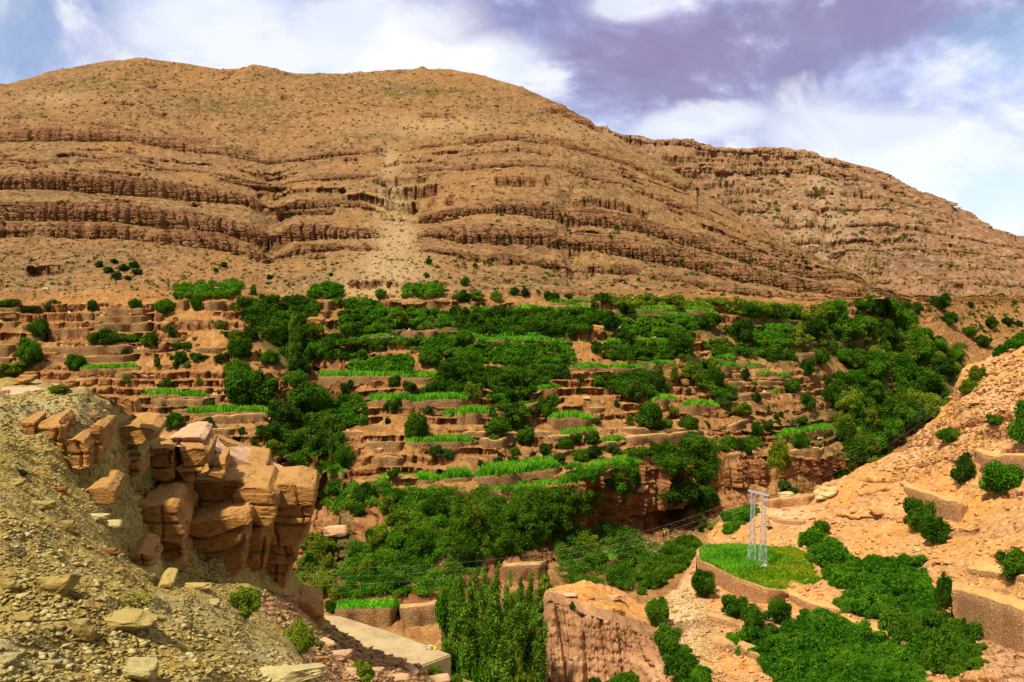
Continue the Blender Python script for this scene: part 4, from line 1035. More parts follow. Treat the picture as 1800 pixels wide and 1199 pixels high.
TW += [([(795, 592), (900, 591), (1000, 592)], 8, 5, None), ([(860, 700), (890, 702), (915, 700)], 7, 4, None), ([(880, 760), (925, 758), (975, 757)], 9, 5, None), ([(930, 690), (985, 680)], 8, 4, None), ([(1140, 640), (1190, 641)], 8, 4, None),
 ([(1100, 735), (1180, 733)], 8, 4, None), ([(980, 760), (1050, 758)], 7, 4, .9), ([(610, 655), (735, 654)], 6, 4, None), ([(600, 757), (640, 760)], 8, 4, None), ([(470, 600), (560, 602)], 7, 4, None), ([(1050, 668), (1120, 667)], 6, 4, .9),
 ([(880, 745), (925, 744)], 6, 4, 1.0), ([(1440, 700), (1500, 702)], 7, 4, .9), ([(1460, 760), (1530, 755)], 7, 4, .9), ([(1150, 795), (1200, 800)], 9, 4, None), ([(1270, 800), (1330, 796)], 9, 5, None), ([(1330, 815), (1380, 812)], 9, 5, None)]
for k_, (top, hpx, tread, crop) in enumerate(TW):
    if crop is None and 540 < top[0][0] < 1400 and 530 < top[0][1] < 760 and top[-1][0] - top[0][0] > 44 and k_ % 3 != 1: crop = 1.2
    terrace(top, hpx, tread, crop, objs=HF)

# ------------------------------------------------------------------ green masses of creepers and brush
TK = [
 ('bright green creeper patch on the ledge below the scree, far left', [(307, 510), (330, 502), (410, 498), (427, 504), (420, 516), (400, 524), (310, 524)], 130, (6, 10), L_VIV),
 ('bright creeper clump on the top ledge left of the gravel fan', [(542, 524), (550, 508), (575, 503), (600, 508), (605, 524)], 50, (6, 10), L_VIV),
 ('vivid green creeper mound on the ledge right below the gravel fan', [(710, 524), (712, 508), (735, 503), (775, 506), (786, 522)], 70, (5, 9), L_VIV),
 ('dark green creeper mass hanging around the tall poplar pair', [(415, 548), (422, 530), (556, 529), (565, 560), (545, 590), (540, 640), (510, 640), (480, 605), (440, 575)], 260, (7, 13), L_DEEP),
 ('vine covered slope between the two upper bare stone walls', [(588, 530), (664, 530), (672, 545), (712, 550), (790, 550), (798, 574), (740, 580), (700, 576), (650, 588), (605, 588), (592, 560)], 260, (5, 10), L_VIV),
 ('hedge of vines below the long brown topped terrace', [(540, 600), (696, 602), (688, 612), (652, 617), (640, 630), (592, 634), (560, 630), (548, 615)], 140, (6, 11), L_DEEP),
 ('broad band of green vines below the topmost crop terraces', [(795, 548), (1046, 550), (1040, 582), (1000, 590), (900, 594), (834, 592), (800, 578)], 420, (6, 11), L_DEEP),
 ('bright curtain of creepers under the thin crop line, centre', [(835, 606), (1004, 606), (1008, 640), (862, 640), (800, 638), (780, 624), (722, 620), (714, 606), (762, 602)], 380, (5, 9), L_VIV),
 ('creeper patch over the wheat terrace, left of the centre', [(614, 636), (720, 630), (732, 640), (728, 654), (612, 654)], 130, (5, 9), L_VIV),
 ('dark vine mass spilling between the central terraces', [(742, 630), (828, 630), (850, 650), (852, 690), (800, 690), (738, 694), (768, 670), (776, 650)], 220, (6, 11), L_DEEP),
 ('green vine slope under the long central wheat strip', [(858, 652), (995, 652), (996, 664), (958, 674), (940, 690), (892, 700), (862, 690)], 220, (6, 11), L_DEEP),
 ('bright vine covered cliff right of the double rock pillars', [(1082, 560), (1218, 560), (1234, 576), (1210, 592), (1100, 594), (1084, 576)], 210, (5, 9), L_VIV),
 ('vine clad wall beside the dark round tree of the middle slope', [(1062, 606), (1178, 606), (1188, 628), (1160, 636), (1064, 634)], 140, (6, 10), L_DEEP),
 ('creeper bank below the long central wheat strip, right end', [(1032, 668), (1120, 662), (1150, 668), (1176, 684), (1160, 702), (1120, 700), (1062, 690)], 150, (7, 13), L_DEEP),
 ('vivid green ivy face on the right hand terraces', [(1312, 580), (1393, 578), (1400, 602), (1362, 612), (1320, 608)], 100, (5, 8), L_VIV),
 ('dense dark undergrowth filling the gully left of the bare spur', [(470, 720), (520, 690), (580, 700), (600, 760), (620, 820), (570, 850), (520, 820), (480, 790)], 260, (7, 13), L_DEEP),
 ('small ivy bank at the left end of the twin crop terrace', [(575, 702), (630, 698), (648, 718), (640, 748), (600, 754), (575, 730)], 110, (5, 9), L_VIV),
 ('huge tangle of brush over the low cliff, left part', [(562, 872), (640, 852), (700, 862), (780, 868), (780, 1000), (780, 1048), (700, 1052), (602, 1052), (600, 1010), (625, 960), (690, 960), (690, 900), (640, 888), (585, 905)], 620, (8, 15), L_VIV),
 ('huge tangle of brush over the low cliff, right part', [(780, 868), (900, 870), (1000, 864), (1056, 862), (1058, 888), (1010, 925), (980, 955), (900, 980), (850, 996), (825, 1030), (780, 1048)], 600, (8, 15), L_DEEP),
 ('hanging green vines on the rock edge by the bright field', [(1050, 832), (1108, 815), (1128, 838), (1112, 872), (1082, 868)], 110, (6, 11), L_VIV),
 ('dark brush column falling down the cliff notch', [(1140, 790), (1230, 770), (1255, 800), (1262, 840), (1230, 850), (1190, 830), (1150, 820)], 140, (8, 15), L_DEEP),
 ('dark brush heap at the cliff foot above the dry riverbed', [(1165, 860), (1240, 850), (1262, 880), (1240, 905), (1180, 912)], 110, (8, 15), L_DARK),
 ('shady brush along the gorge floor below the cliff', [(1010, 940), (1080, 925), (1140, 960), (1150, 1000), (1110, 1040), (1040, 1040), (985, 1020), (985, 965)], 260, (9, 16), L_DEEP),
 ('green brush strip on the gorge floor left of the poplars', [(530, 940), (590, 960), (600, 1050), (570, 1060), (525, 1040)], 140, (8, 14), L_OLIVE),
 ('deep green wood filling the side valley, upper part', [(1440, 560), (1520, 545), (1600, 580), (1690, 615), (1690, 660), (1640, 690), (1560, 680), (1480, 640), (1440, 610)], 520, (7, 13), L_DEEP),
 ('deep green wood filling the side valley, lower part', [(1470, 650), (1560, 684), (1640, 692), (1660, 720), (1600, 760), (1560, 815), (1500, 830), (1470, 790), (1480, 740), (1450, 700)], 460, (8, 14), L_DEEP),
 ('leafy slope between the stepped walls and the side valley', [(1240, 545), (1400, 540), (1440, 560), (1440, 610), (1400, 615), (1400, 560), (1300, 560), (1240, 560)], 230, (6, 11), L_OLIVE),
 ('line of green brush under the cliff, upper right', [(1060, 525), (1250, 528), (1400, 545), (1390, 556), (1250, 545), (1060, 540)], 200, (5, 9), L_OLIVE),
]
for lab, poly, n, rp, mt in TK:
    if sum(q[1] for q in poly) / len(poly) < 705 and 'side valley' not in lab: rp = (rp[0] * .8, rp[1] * .85); n = int(n * 1.7)
    if 'side valley' in lab: n = int(n * .5)
    thicket('creeper_mass', lab, 'creeper thicket', poly, n, rp, mt, objs=HF, per=42, leaf=3.2, big=1.25, group='masses of creepers on the far bank')

# ------------------------------------------------------------------ single trees and bushes of the far bank: kind, x, foot y, width, height
PL = [
 ('round', 48, 642, 52, 48), ('round', 66, 595, 42, 34), ('olive', 22, 660, 60, 26), ('dark', 190, 604, 66, 28), ('round', 130, 650, 42, 28), ('dark', 222, 628, 22, 16), ('round', 262, 608, 34, 24),
 ('dark', 164, 548, 22, 22), ('round', 241, 544, 26, 20), ('round', 290, 551, 42, 26), ('dark', 88, 542, 48, 16), ('dark', 60, 548, 60, 14), ('dark', 10, 540, 40, 14), ('dark', 335, 524, 22, 12),
 ('round', 344, 545, 26, 24), ('dark', 300, 590, 28, 18), ('round', 385, 578, 24, 14), ('dark', 408, 593, 36, 14), ('dark', 316, 638, 36, 22), ('round', 308, 612, 26, 12), ('round', 330, 612, 24, 12),
 ('dark', 348, 632, 30, 13), ('dark', 384, 637, 28, 16), ('dark', 276, 645, 14, 18), ('dark', 310, 648, 14, 10), ('olive', 328, 647, 14, 12), ('olive', 225, 672, 18, 12), ('olive', 352, 675, 16, 12),
 ('dark', 290, 680, 36, 14), ('dark', 370, 716, 16, 14), ('dark', 396, 718, 14, 8), ('dark', 290, 724, 14, 14), ('round', 312, 752, 40, 28), ('round', 345, 764, 36, 26), ('dark', 362, 752, 34, 20),
 ('dark', 448, 790, 18, 22), ('olive', 480, 795, 44, 24), ('dark', 424, 763, 18, 14),
 ('round', 444, 710, 88, 66), ('round', 412, 660, 48, 30), ('round', 425, 630, 44, 36), ('olive', 420, 606, 40, 26), ('round', 470, 690, 40, 30), ('round', 545, 722, 76, 54), ('dark', 500, 745, 60, 46), ('round', 520, 680, 50, 30),
 ('dark', 530, 655, 54, 26), ('olive', 575, 750, 34, 22), ('round', 605, 820, 44, 36), ('dark', 570, 800, 60, 46), ('round', 520, 790, 50, 34), ('dark', 470, 770, 44, 30), ('round', 480, 640, 36, 26), ('dark', 440, 600, 36, 26),
 ('dark', 610, 694, 26, 28), ('round', 731, 772, 50, 52), ('dark', 750, 728, 22, 16), ('dark', 690, 725, 30, 28), ('dark', 694, 680, 30, 22), ('dark', 720, 686, 26, 18), ('dark', 725, 663, 12, 12), ('dark', 682, 745, 12, 12),
 ('olive', 678, 776, 12, 12), ('dark', 730, 812, 20, 18), ('dark', 765, 802, 40, 20), ('dark', 790, 806, 26, 16), ('dark', 845, 820, 16, 12), ('dark', 875, 820, 24, 20), ('dark', 900, 818, 26, 18), ('olive', 905, 800, 20, 18),
 ('round', 866, 782, 22, 20), ('dark', 868, 784, 18, 14), ('round', 692, 838, 22, 14), ('round', 870, 760, 56, 22), ('dark', 900, 745, 44, 40), ('olive', 905, 752, 26, 22), ('round', 925, 780, 36, 30), ('dark', 960, 800, 36, 22),
 ('round', 967, 733, 40, 42), ('round', 1137, 752, 56, 50), ('round', 1170, 760, 34, 24), ('round', 1207, 755, 38, 26), ('olive', 1184, 730, 20, 18), ('olive', 1105, 748, 18, 20), ('dark', 1020, 672, 14, 14), ('dark', 1014, 690, 14, 10),
 ('dark', 1026, 691, 12, 10), ('dark', 1084, 716, 12, 12), ('olive', 1015, 734, 18, 12), ('dark', 1050, 745, 20, 12), ('dark', 1210, 692, 12, 12), ('olive', 1214, 712, 10, 10), ('dark', 1150, 690, 52, 40), ('dark', 1120, 700, 60, 34),
 ('round', 1110, 705, 30, 20), ('round', 1190, 625, 54, 44), ('olive', 1218, 668, 44, 30), ('olive', 1186, 672, 18, 32), ('olive', 1154, 660, 22, 22), ('round', 1256, 680, 44, 34), ('dark', 1272, 710, 50, 26), ('olive', 1250, 650, 40, 22),
 ('olive', 1302, 731, 46, 26), ('dark', 1245, 752, 12, 10), ('dark', 1310, 668, 18, 22), ('dark', 1328, 705, 22, 18), ('olive', 1325, 686, 14, 18), ('dark', 1374, 734, 12, 12), ('dark', 1364, 738, 12, 12), ('dark', 1370, 750, 12, 16),
 ('olive', 1350, 724, 10, 12), ('dark', 1405, 750, 34, 20), ('round', 1330, 765, 26, 26), ('dark', 1350, 758, 20, 22), ('olive', 1338, 764, 16, 14), ('round', 1405, 790, 44, 30), ('olive', 1370, 825, 46, 52), ('dark', 1300, 790, 20, 20),
 ('dark', 1315, 800, 16, 20), ('round', 1452, 706, 26, 26), ('round', 1462, 706, 24, 20), ('dark', 1418, 660, 30, 36), ('round', 1392, 690, 34, 26), ('dark', 1455, 675, 16, 18), ('dark', 1477, 678, 18, 18), ('dark', 1500, 732, 12, 12),
 ('dark', 1519, 732, 16, 12), ('dark', 1501, 718, 8, 10), ('dark', 1519, 708, 10, 8), ('round', 1480, 845, 46, 34), ('dark', 1390, 868, 30, 16), ('dark', 1375, 862, 34, 18), ('round', 1570, 745, 60, 50), ('dark', 1600, 740, 56, 44),
 ('round', 1530, 700, 70, 36), ('round', 1490, 810, 60, 40), ('dark', 1545, 800, 60, 44), ('round', 1620, 690, 70, 44), ('dark', 1655, 660, 60, 34), ('round', 1480, 600, 70, 44), ('dark', 1560, 610, 54, 36), ('round', 1610, 640, 60, 40),
 ('dark', 1645, 625, 44, 26), ('round', 1560, 560, 60, 36), ('dark', 1540, 545, 44, 26), ('dark', 1590, 546, 26, 18), ('dark', 1613, 552, 24, 22), ('dark', 1650, 543, 44, 30), ('dark', 1668, 570, 30, 22), ('dark', 1740, 576, 30, 20),
 ('dark', 1770, 570, 24, 14), ('dark', 1790, 572, 18, 10), ('dark', 1730, 610, 36, 22), ('round', 1700, 590, 30, 16), ('dark', 1705, 540, 16, 10), ('round', 1440, 640, 40, 30), ('dark', 1500, 660, 60, 40), ('round', 1420, 720, 34, 30),
 ('dark', 1360, 560, 60, 26), ('round', 1310, 556, 50, 24), ('dark', 1300, 600, 54, 44), ('round', 1240, 575, 50, 26), ('dark', 1425, 590, 60, 34), ('round', 1390, 560, 40, 24), ('olive', 1440, 560, 60, 26),
 ('round', 1335, 556, 34, 20), ('dark', 1060, 535, 34, 22), ('dark', 1040, 545, 24, 22), ('dark', 1100, 550, 36, 20), ('olive', 1130, 532, 44, 16), ('olive', 1180, 535, 50, 16), ('dark', 1000, 525, 20, 10), ('dark', 1068, 580, 40, 36),
 ('round', 1036, 575, 36, 22), ('dark', 1046, 620, 26, 22), ('dark', 1064, 628, 20, 26), ('dark', 905, 518, 20, 14), ('dark', 925, 520, 20, 16), ('olive', 872, 530, 26, 20), ('dark', 810, 530, 40, 22), ('olive', 840, 528, 30, 18),
 ('dark', 970, 528, 30, 18), ('round', 670, 525, 24, 18), ('round', 817, 502, 20, 16), ('round', 447, 518, 12, 18), ('dark', 752, 465, 14, 14), ('dark', 750, 488, 14, 10), ('dark', 836, 470, 12, 8), ('olive', 520, 530, 20, 14),
 ('round', 560, 628, 44, 30), ('dark', 620, 590, 44, 26), ('round', 585, 610, 40, 26), ('dark', 860, 590, 44, 24), ('round', 900, 592, 40, 20), ('dark', 960, 590, 50, 24), ('dark', 800, 560, 30, 20), ('round', 820, 600, 34, 22),
 ('dark', 1100, 600, 40, 22), ('dark', 1085, 800, 24, 16), ('dark', 1070, 795, 24, 18), ('round', 1020, 810, 34, 22), ('dark', 1045, 806, 30, 26), ('round', 990, 790, 30, 24), ('dark', 980, 815, 30, 20), ('dark', 1010, 780, 30, 20),
 ('dark', 1040, 780, 34, 24), ('round', 1215, 800, 60, 40), ('round', 1180, 830, 50, 36), ('dark', 1200, 880, 60, 50), ('round', 1240, 890, 50, 40), ('olive', 1090, 890, 24, 60), ('round', 1085, 1030, 50, 30), ('round', 1045, 1000, 50, 34),
 ('dark', 1110, 990, 50, 34), ('olive', 1030, 975, 44, 40), ('round', 600, 870, 44, 30), ('dark', 640, 880, 50, 34), ('round', 700, 885, 50, 30), ('olive', 560, 1050, 34, 44), ('olive', 575, 1010, 34, 40), ('dark', 545, 1000, 30, 30),
 ('round', 655, 955, 26, 26), ('round', 690, 955, 26, 20), ('round', 585, 1076, 30, 22), ('dark', 665, 1085, 40, 14), ('round', 735, 1015, 60, 30), ('olive', 1235, 925, 26, 26), ('dark', 1180, 935, 8, 8), ('olive', 1260, 930, 40, 18),
 ('dark', 1230, 935, 18, 16), ('round', 1650, 750, 20, 12), ('dark', 210, 632, 12, 10), ('dark', 190, 480, 20, 12), ('dark', 215, 475, 26, 12), ('dark', 235, 470, 20, 12), ('dark', 205, 490, 24, 12), ('dark', 175, 470, 18, 12),
 ('dark', 240, 482, 22, 10), ('dark', 225, 492, 16, 8), ('dark', 200, 462, 16, 8), ('dark', 393, 470, 14, 10), ('dark', 380, 478, 12, 8), ('dark', 475, 490, 14, 8), ('dark', 582, 486, 10, 8), ('dark', 508, 384, 14, 6),
]
PL += [('round', 1530, 552, 46, 36), ('dark', 1552, 556, 40, 30), ('round', 1510, 548, 36, 24), ('olive', 25, 535, 40, 10), ('round', 455, 560, 44, 26), ('round', 490, 600, 50, 34), ('olive', 555, 590, 26, 24), ('round', 640, 575, 50, 24), ('olive', 700, 565, 40, 20), ('round', 760, 640, 44, 26), ('dark', 790, 670, 50, 34), ('olive', 830, 700, 36, 30), ('round', 890, 680, 46, 26),
 ('olive', 700, 930, 50, 40), ('round', 760, 910, 56, 40), ('olive', 830, 930, 60, 44), ('round', 900, 920, 56, 40), ('dark', 960, 915, 50, 40), ('olive', 1010, 890, 44, 34), ('round', 740, 970, 50, 40), ('dark', 820, 990, 60, 40), ('round', 880, 965, 50, 36), ('olive', 640, 1020, 50, 40), ('round', 680, 1040, 60, 34)]
for k, x, y, w, h in PL:
    plant(k, x, y, w, h, objs=HF, group='bushes and trees of the far bank')
TK2 = [('dark bushy hedge running along the second terrace, centre', [(880, 655), (1000, 650), (1000, 662), (880, 668)], 90), ('low creeper belt under the square middle wall', [(700, 600), (830, 598), (830, 606), (700, 608)], 80),
  ('creeper belt between the bare spur and the knoll', [(855, 700), (930, 690), (940, 720), (920, 770), (870, 750)], 150), ('brush belt below the large bright field, left', [(1000, 830), (1060, 828), (1050, 850), (1000, 848)], 70),
  ('scrubby hedge under the wide brown wall', [(1100, 796), (1180, 790), (1190, 802), (1105, 808)], 70), ('green fringe above the cliff over the riverbed', [(1240, 780), (1330, 775), (1340, 790), (1250, 795)], 70),
  ('creeper fringe over the right hand stepped walls', [(1240, 600), (1300, 610), (1400, 625), (1400, 640), (1310, 630), (1240, 625)], 100), ('green hedge line above the left wheat strip', [(180, 590), (260, 596), (256, 604), (180, 600)], 40),
  ('vine fringe around the twin bare pillars', [(1000, 550), (1075, 552), (1070, 566), (1005, 566)], 90), ('leafy belt on the terrace edge by the dark round tree', [(1195, 630), (1245, 640), (1290, 690), (1260, 700), (1225, 680)], 110)]
for lab, poly, n in TK2:
    thicket('creeper_mass', lab, 'creeper thicket', poly, n, (5, 9), random.choice([L_DEEP, L_VIV]), objs=HF, per=42, leaf=3.2, big=1.25, group='masses of creepers on the far bank')
r_ = random.Random(5)
for poly, m in (([(1440, 560), (1520, 548), (1600, 580), (1690, 620), (1680, 660), (1640, 690), (1560, 680), (1480, 640)], 40), ([(1470, 660), (1560, 690), (1640, 700), (1660, 725), (1600, 765), (1560, 825), (1500, 845), (1470, 790), (1480, 740)], 34)):
    for (x, y) in sample_poly(poly, m):
        w_ = r_.uniform(24, 58); plant(r_.choice(['round', 'vivid', 'olive', 'dark', 'vivid', 'olive']), x, y, w_, w_ * r_.uniform(.6, .85), objs=HF, group='trees of the side valley')
for (x, y) in sample_poly([(600, 880), (760, 880), (1000, 880), (960, 960), (820, 1030), (620, 1050), (600, 980)], 26):
    w_ = r_.uniform(24, 50); plant(r_.choice(['vivid', 'olive', 'round', 'vivid']), x, y, w_, w_ * r_.uniform(.6, .85), objs=HF, group='bushes on the low cliff')
# tall narrow poplars
for (x, y, w, h, lab) in [(515, 645, 22, 98, 'left poplar of the pair standing in the dark creepers'), (527, 640, 20, 80, 'right poplar of the pair standing in the dark creepers'),
                     (583, 848, 12, 116, 'very thin tall poplar beside the gully, standing alone'), (1106, 648, 12, 50, 'small pointed poplar by the long central wheat strip')]:
    plant('poplar', x, y, w, h, lab, 'poplar_tree', 'poplar tree', 'poplar trees', objs=HF, trunk=True)
# the poplar grove of the gorge floor stands on its own bottom land, crowns rising into view
GP = [(800, 1240, 44, 220, 112), (826, 1250, 40, 236, 110), (850, 1180, 30, 190, 124), (872, 1190, 34, 206, 122), (868, 1250, 44, 240, 108), (905, 1250, 46, 200, 108), (930, 1245, 40, 190, 110), (946, 1250, 38, 210, 109),
      (838, 1150, 26, 150, 132), (893, 1160, 24, 160, 130), (915, 1150, 24, 140, 134), (932, 1150, 24, 150, 132), (885, 1265, 46, 150, 104), (780, 1250, 36, 130, 110), (950, 1160, 26, 130, 134), (815, 1262, 40, 110, 106)]
for i, (x, yb, w, h, d) in enumerate(GP):
    q = pt(x, 900, d)
    ok, p, n_, _ = hillT.ray_cast(Vector((q[0], q[1], 60)), Vector((0, 0, -1)))
    top = pt(x, yb - h, d)[2]; zb = p.z if ok else 6.0
    root = link('poplar_tree', None, loc=(q[0], q[1], zb)); hm = top - zb; wm = w * d / FPX * random.uniform(1.3, 1.8)
    cr = link('crown', PROTO['poplar'][i % 3], root, (0, 0, hm * .08)); cr.scale = (wm, wm, hm * .92); cr.rotation_euler.z = i * 1.3
    tk = link('trunk', TRUNKS[0], root); tk.scale = (wm * .8, wm * .8, hm * .9)
    root['category'] = 'poplar tree'; root['group'] = 'poplar grove on the gorge floor'
    AUTO.append((root, 'tall poplar', x, yb - h * .8, w))

for (x, yt, w, d) in [(790, 1010, 60, 140), (965, 1000, 50, 150), (905, 1130, 70, 104), (800, 1120, 60, 112), (935, 1165, 60, 106), (850, 1150, 60, 104), (760, 1185, 50, 108), (985, 1075, 44, 150)]:
    q = pt(x, 900, d); ok, p, n_, _ = hillT.ray_cast(Vector((q[0], q[1], 60)), Vector((0, 0, -1))); top = pt(x, yt, d)[2]; zb = p.z
    root = link('tree', None, loc=(q[0], q[1], zb)); hm = top - zb; wm = w * d / FPX
    cr = link('crown', random.choice(PROTO['olive' if x % 2 else 'vivid']), root, (0, 0, hm * .25)); cr.scale = (wm, wm, hm * .75)
    tk = link('trunk', TRUNKS[0], root); tk.scale = (wm, wm, hm * .8)
    root['category'] = 'tree'; root['group'] = 'bushy trees on the gorge floor'; AUTO.append((root, 'bushy gorge tree', x, yt + 20, w))

# uncountable small scrub and stones on the mountains
def scrub(name, label, polys, wpx, objs, mat, per=22):
    parts = []
    for poly, n in polys:
        for (x, y) in sample_poly(poly, n):
            g = cast(x, y, objs)
            if g is None: continue
            p, nn = g; r = random.uniform(*wpx) * p.y / FPX * .5
            d = sphere_pts(per); d[:, 2] = np.abs(d[:, 2])
            P = np.array(p)[None] + d * r * rng.uniform(.6, 1.05, (per, 1)) * np.array([1, 1, .8])
            parts.append(leaf_quads(P, d, r * .8))
    v, f = merge(parts)
    return tag(link(name, make_mesh(name, v, f, mat)), label, 'scrub', None, 'stuff')
scrub('scrub', 'tiny dull scrub bushes dotted over the bare mountainsides', [
    ([(0, 160), (250, 110), (800, 130), (1000, 210), (1450, 480), (1300, 500), (0, 500)], 3200), ([(0, 420), (1000, 460), (1400, 520), (0, 525)], 1100),
    ([(1100, 260), (1450, 280), (1700, 390), (1500, 500), (1300, 380)], 800), ([(1250, 360), (1790, 440), (1800, 590), (1550, 540)], 800)], (2, 7), HF, L_SCRUB, 18)
scrub('dark_scrub', 'darker green scrub bushes scattered on the upper cliffs and ledges', [
    ([(1250, 280), (1450, 300), (1640, 400), (1560, 440), (1300, 380)], 90), ([(1550, 530), (1800, 530), (1800, 600), (1700, 590)], 110),
    ([(0, 440), (600, 460), (600, 520), (0, 525)], 60), ([(750, 440), (1450, 520), (1300, 530), (750, 515)], 130), ([(850, 330), (1450, 480), (1400, 520), (850, 420)], 120),
    ([(250, 560), (500, 560), (480, 650), (250, 640)], 60), ([(1000, 560), (1500, 560), (1500, 760), (1000, 800)], 140)], (5, 11), HF, L_DARK, 26)
stones('scree_stones', 'pale loose stones scattered over the mountain scree', [(0, 160), (250, 110), (800, 130), (1000, 210), (1450, 480), (1480, 520), (0, 520)], 8000, None, M_TAN, HF, exp=3.2, sizepx=(1.6, 9))
stones('bank_stones', 'loose stones lying between the terraces of the far bank', [(0, 520), (1450, 520), (1450, 840), (1260, 900), (600, 900), (480, 800), (0, 660)], 3400, None, M_TAN, H, exp=3, sizepx=(2, 9))
stones('riverbed_stones', 'pale stones in the dry riverbed below the cliff', [(1120, 960), (1180, 920), (1300, 895), (1290, 925), (1230, 960), (1140, 985)], 700, None, M_PALE, H, exp=2.5, sizepx=(2, 8))

# ------------------------------------------------------------------ right hand slope
terrace([(1224, 972), (1233, 988), (1262, 1003), (1300, 1022), (1350, 1040), (1388, 1044)], [16, 26, 28, 30, 26, 18], 2.2, None, 'curved rubble retaining wall below the grassy pylon field', objs=Nn, wm=M_WALLR, jag=.3)
terrace([(1388, 1042), (1420, 1030), (1446, 1026)], 6, 1.0, None, 'low stone kerb wall at the right corner of the pylon field', objs=Nn, wm=M_WALLR, jag=.3)
terrace([(1588, 856), (1625, 868), (1660, 878), (1702, 890)], [22, 36, 34, 34], 9, None, 'pinkish retaining wall behind the lone slope tree', objs=Nn, wm=M_WALLR, treadm=M_STRAW)
terrace([(1712, 793), (1760, 800), (1830, 806)], [34, 40, 34], 8, None, 'retaining wall above the round bush at the right edge', objs=Nn, wm=M_WALLR, treadm=M_STRAW)
terrace([(1676, 1040), (1720, 1052), (1760, 1066), (1830, 1088)], [40, 66, 70, 70], 9, None, 'big rubble wall at the lower right edge', objs=Nn, wm=M_WALLR, treadm=M_STRAW, jag=.3)
terrace([(1345, 905), (1380, 912), (1420, 914)], 10, 5, None, 'low pink ledge wall behind the pylon', objs=Nn, wm=M_WALLR)
terrace([(1340, 882), (1385, 878), (1432, 872)], 14, 6, None, 'thin ledge wall at the top of the spur above the pylon', objs=Nn, wm=M_WALLR)
terrace([(1250, 1130), (1300, 1140), (1345, 1160)], 10, 7, None, 'low stone edge of the small tilled plot by the path', objs=Nn, wm=M_WALLR)
terrace([(1240, 1082), (1275, 1092), (1318, 1110)], 8, 6, None, 'low stone edge above the small tilled plot by the path', objs=Nn, wm=M_WALLR)
terrace([(1385, 1046), (1440, 1068), (1480, 1075)], 12, 6, None, 'stone bank under the yellow plot right of the pylon field', objs=Nn, wm=M_WALLR, treadm=M_STRAW)
terrace([(1480, 1098), (1540, 1112), (1610, 1140)], 10, 6, None, 'stone bank of the straw plot between the two thickets', objs=Nn, wm=M_WALLR, treadm=M_STRAW)
terrace([(1700, 1000), (1760, 1010), (1830, 1020)], 10, 7, None, 'broken stone line under the tree at the right edge', objs=Nn, wm=M_WALLR, treadm=M_STRAW)
# grassy field round the pylon
fz = EYE - 44.5
fpx = [(1229, 966), (1250, 961), (1300, 960), (1345, 963), (1395, 962), (1415, 972), (1430, 995), (1444, 1021), (1420, 1026), (1392, 1036), (1350, 1034), (1300, 1017), (1262, 999), (1238, 985)]
fpts = np.array([[(x - CX) / FPX * ((fz - EYE) / float(ratio(y))) * 1.0 / (CT + (-(y - CY) / FPX) * ST), (fz - EYE) / float(ratio(y)), fz] for x, y in fpx])
bm = bmesh.new(); vt = [bm.verts.new(p) for p in fpts]; fc = bm.faces.new(vt)
if fc.normal.z < 0: fc.normal_flip()
ex = bmesh.ops.extrude_face_region(bm, geom=[fc])
for v in ex['geom']:
    if isinstance(v, bmesh.types.BMVert): v.co.z -= 5.0
bmesh.ops.recalc_face_normals(bm, faces=bm.faces[:])
me = bpy.data.meshes.new('field'); bm.to_mesh(me); bm.free(); me.materials.append(M_GREENT)
tag(link('field', me), kind='structure')
gm = 26000
u = np.array(sample_poly([(p[0], p[1]) for p in fpts], gm)); gz = np.full(gm, fz)
yel = sstep((u[:, 0] - 33) / 12 - (u[:, 1] - 148) / 14 + .8 * fbm(u[:, 0] / 3, u[:, 1] / 3, gz * 0, 3, 3), -.3, .9)
for nm, mt_, msk, hh0, lb in (('tall_grass', L_CROP, rng.random(gm) > yel * .9 + .12, .55, 'bright tall grass on the left side of the pylon field'), ('short_grass', L_GRASS, rng.random(gm) > .25, .26, 'shorter yellowish grass over the rest of the pylon field')):
    q = u[msk]; m = len(q); a = rng.uniform(0, 3.14, m); wv = .09 * rng.uniform(.7, 1.6, m)
    hgt = hh0 * rng.uniform(.5, 1.3, m); b0 = np.stack([q[:, 0], q[:, 1], np.full(m, fz - .02)], 1)
    dv = np.stack([np.cos(a) * wv, np.sin(a) * wv, 0 * a], 1); ln = np.concatenate([rng.normal(size=(m, 2)) * .1, hgt[:, None]], 1)
    V = np.stack([b0 - dv, b0 + dv, b0 + ln + dv * .4, b0 + ln - dv * .4], 1).reshape(-1, 3)
    tag(link(nm, make_mesh(nm, V, np.arange(4 * m).reshape(-1, 4), mt_)), lb, 'grass', None, 'stuff')

# lattice pylon: two slim masts joined by a cross arm
steel, t_, b_ = new_mat('galvanised_steel')
t_.put(b_.inputs['Base Color'], t_.mix(t_.noise(t_.new('ShaderNodeTexCoord').outputs['Object'], 2, 3), (0.36, 0.40, 0.42), (0.55, 0.58, 0.60)))
b_.inputs['Metallic'].default_value = .35; b_.inputs['Roughness'].default_value = .55
conc, t_, b_ = new_mat('concrete')
t_.put(b_.inputs['Base Color'], t_.mix(t_.noise(t_.new('ShaderNodeTexCoord').outputs['Object'], 3, 5, .7), (0.42, 0.36, 0.26), (0.62, 0.56, 0.42)))
def barv(a, b, w):
    return cyl([a, b], [w * .72, w * .72], 4)
pb = pt(1331, 993, 44.5 / -float(ratio(993))); base = Vector((pb[0], pb[1], fz))
pyl = link('lattice_pylon', None, loc=base)
tag(pyl, 'grey steel lattice pylon of two slim masts with a cross arm, in the grassy field', 'electricity pylon')
HT = EYE + float(ratio(868)) * pb[1] - fz
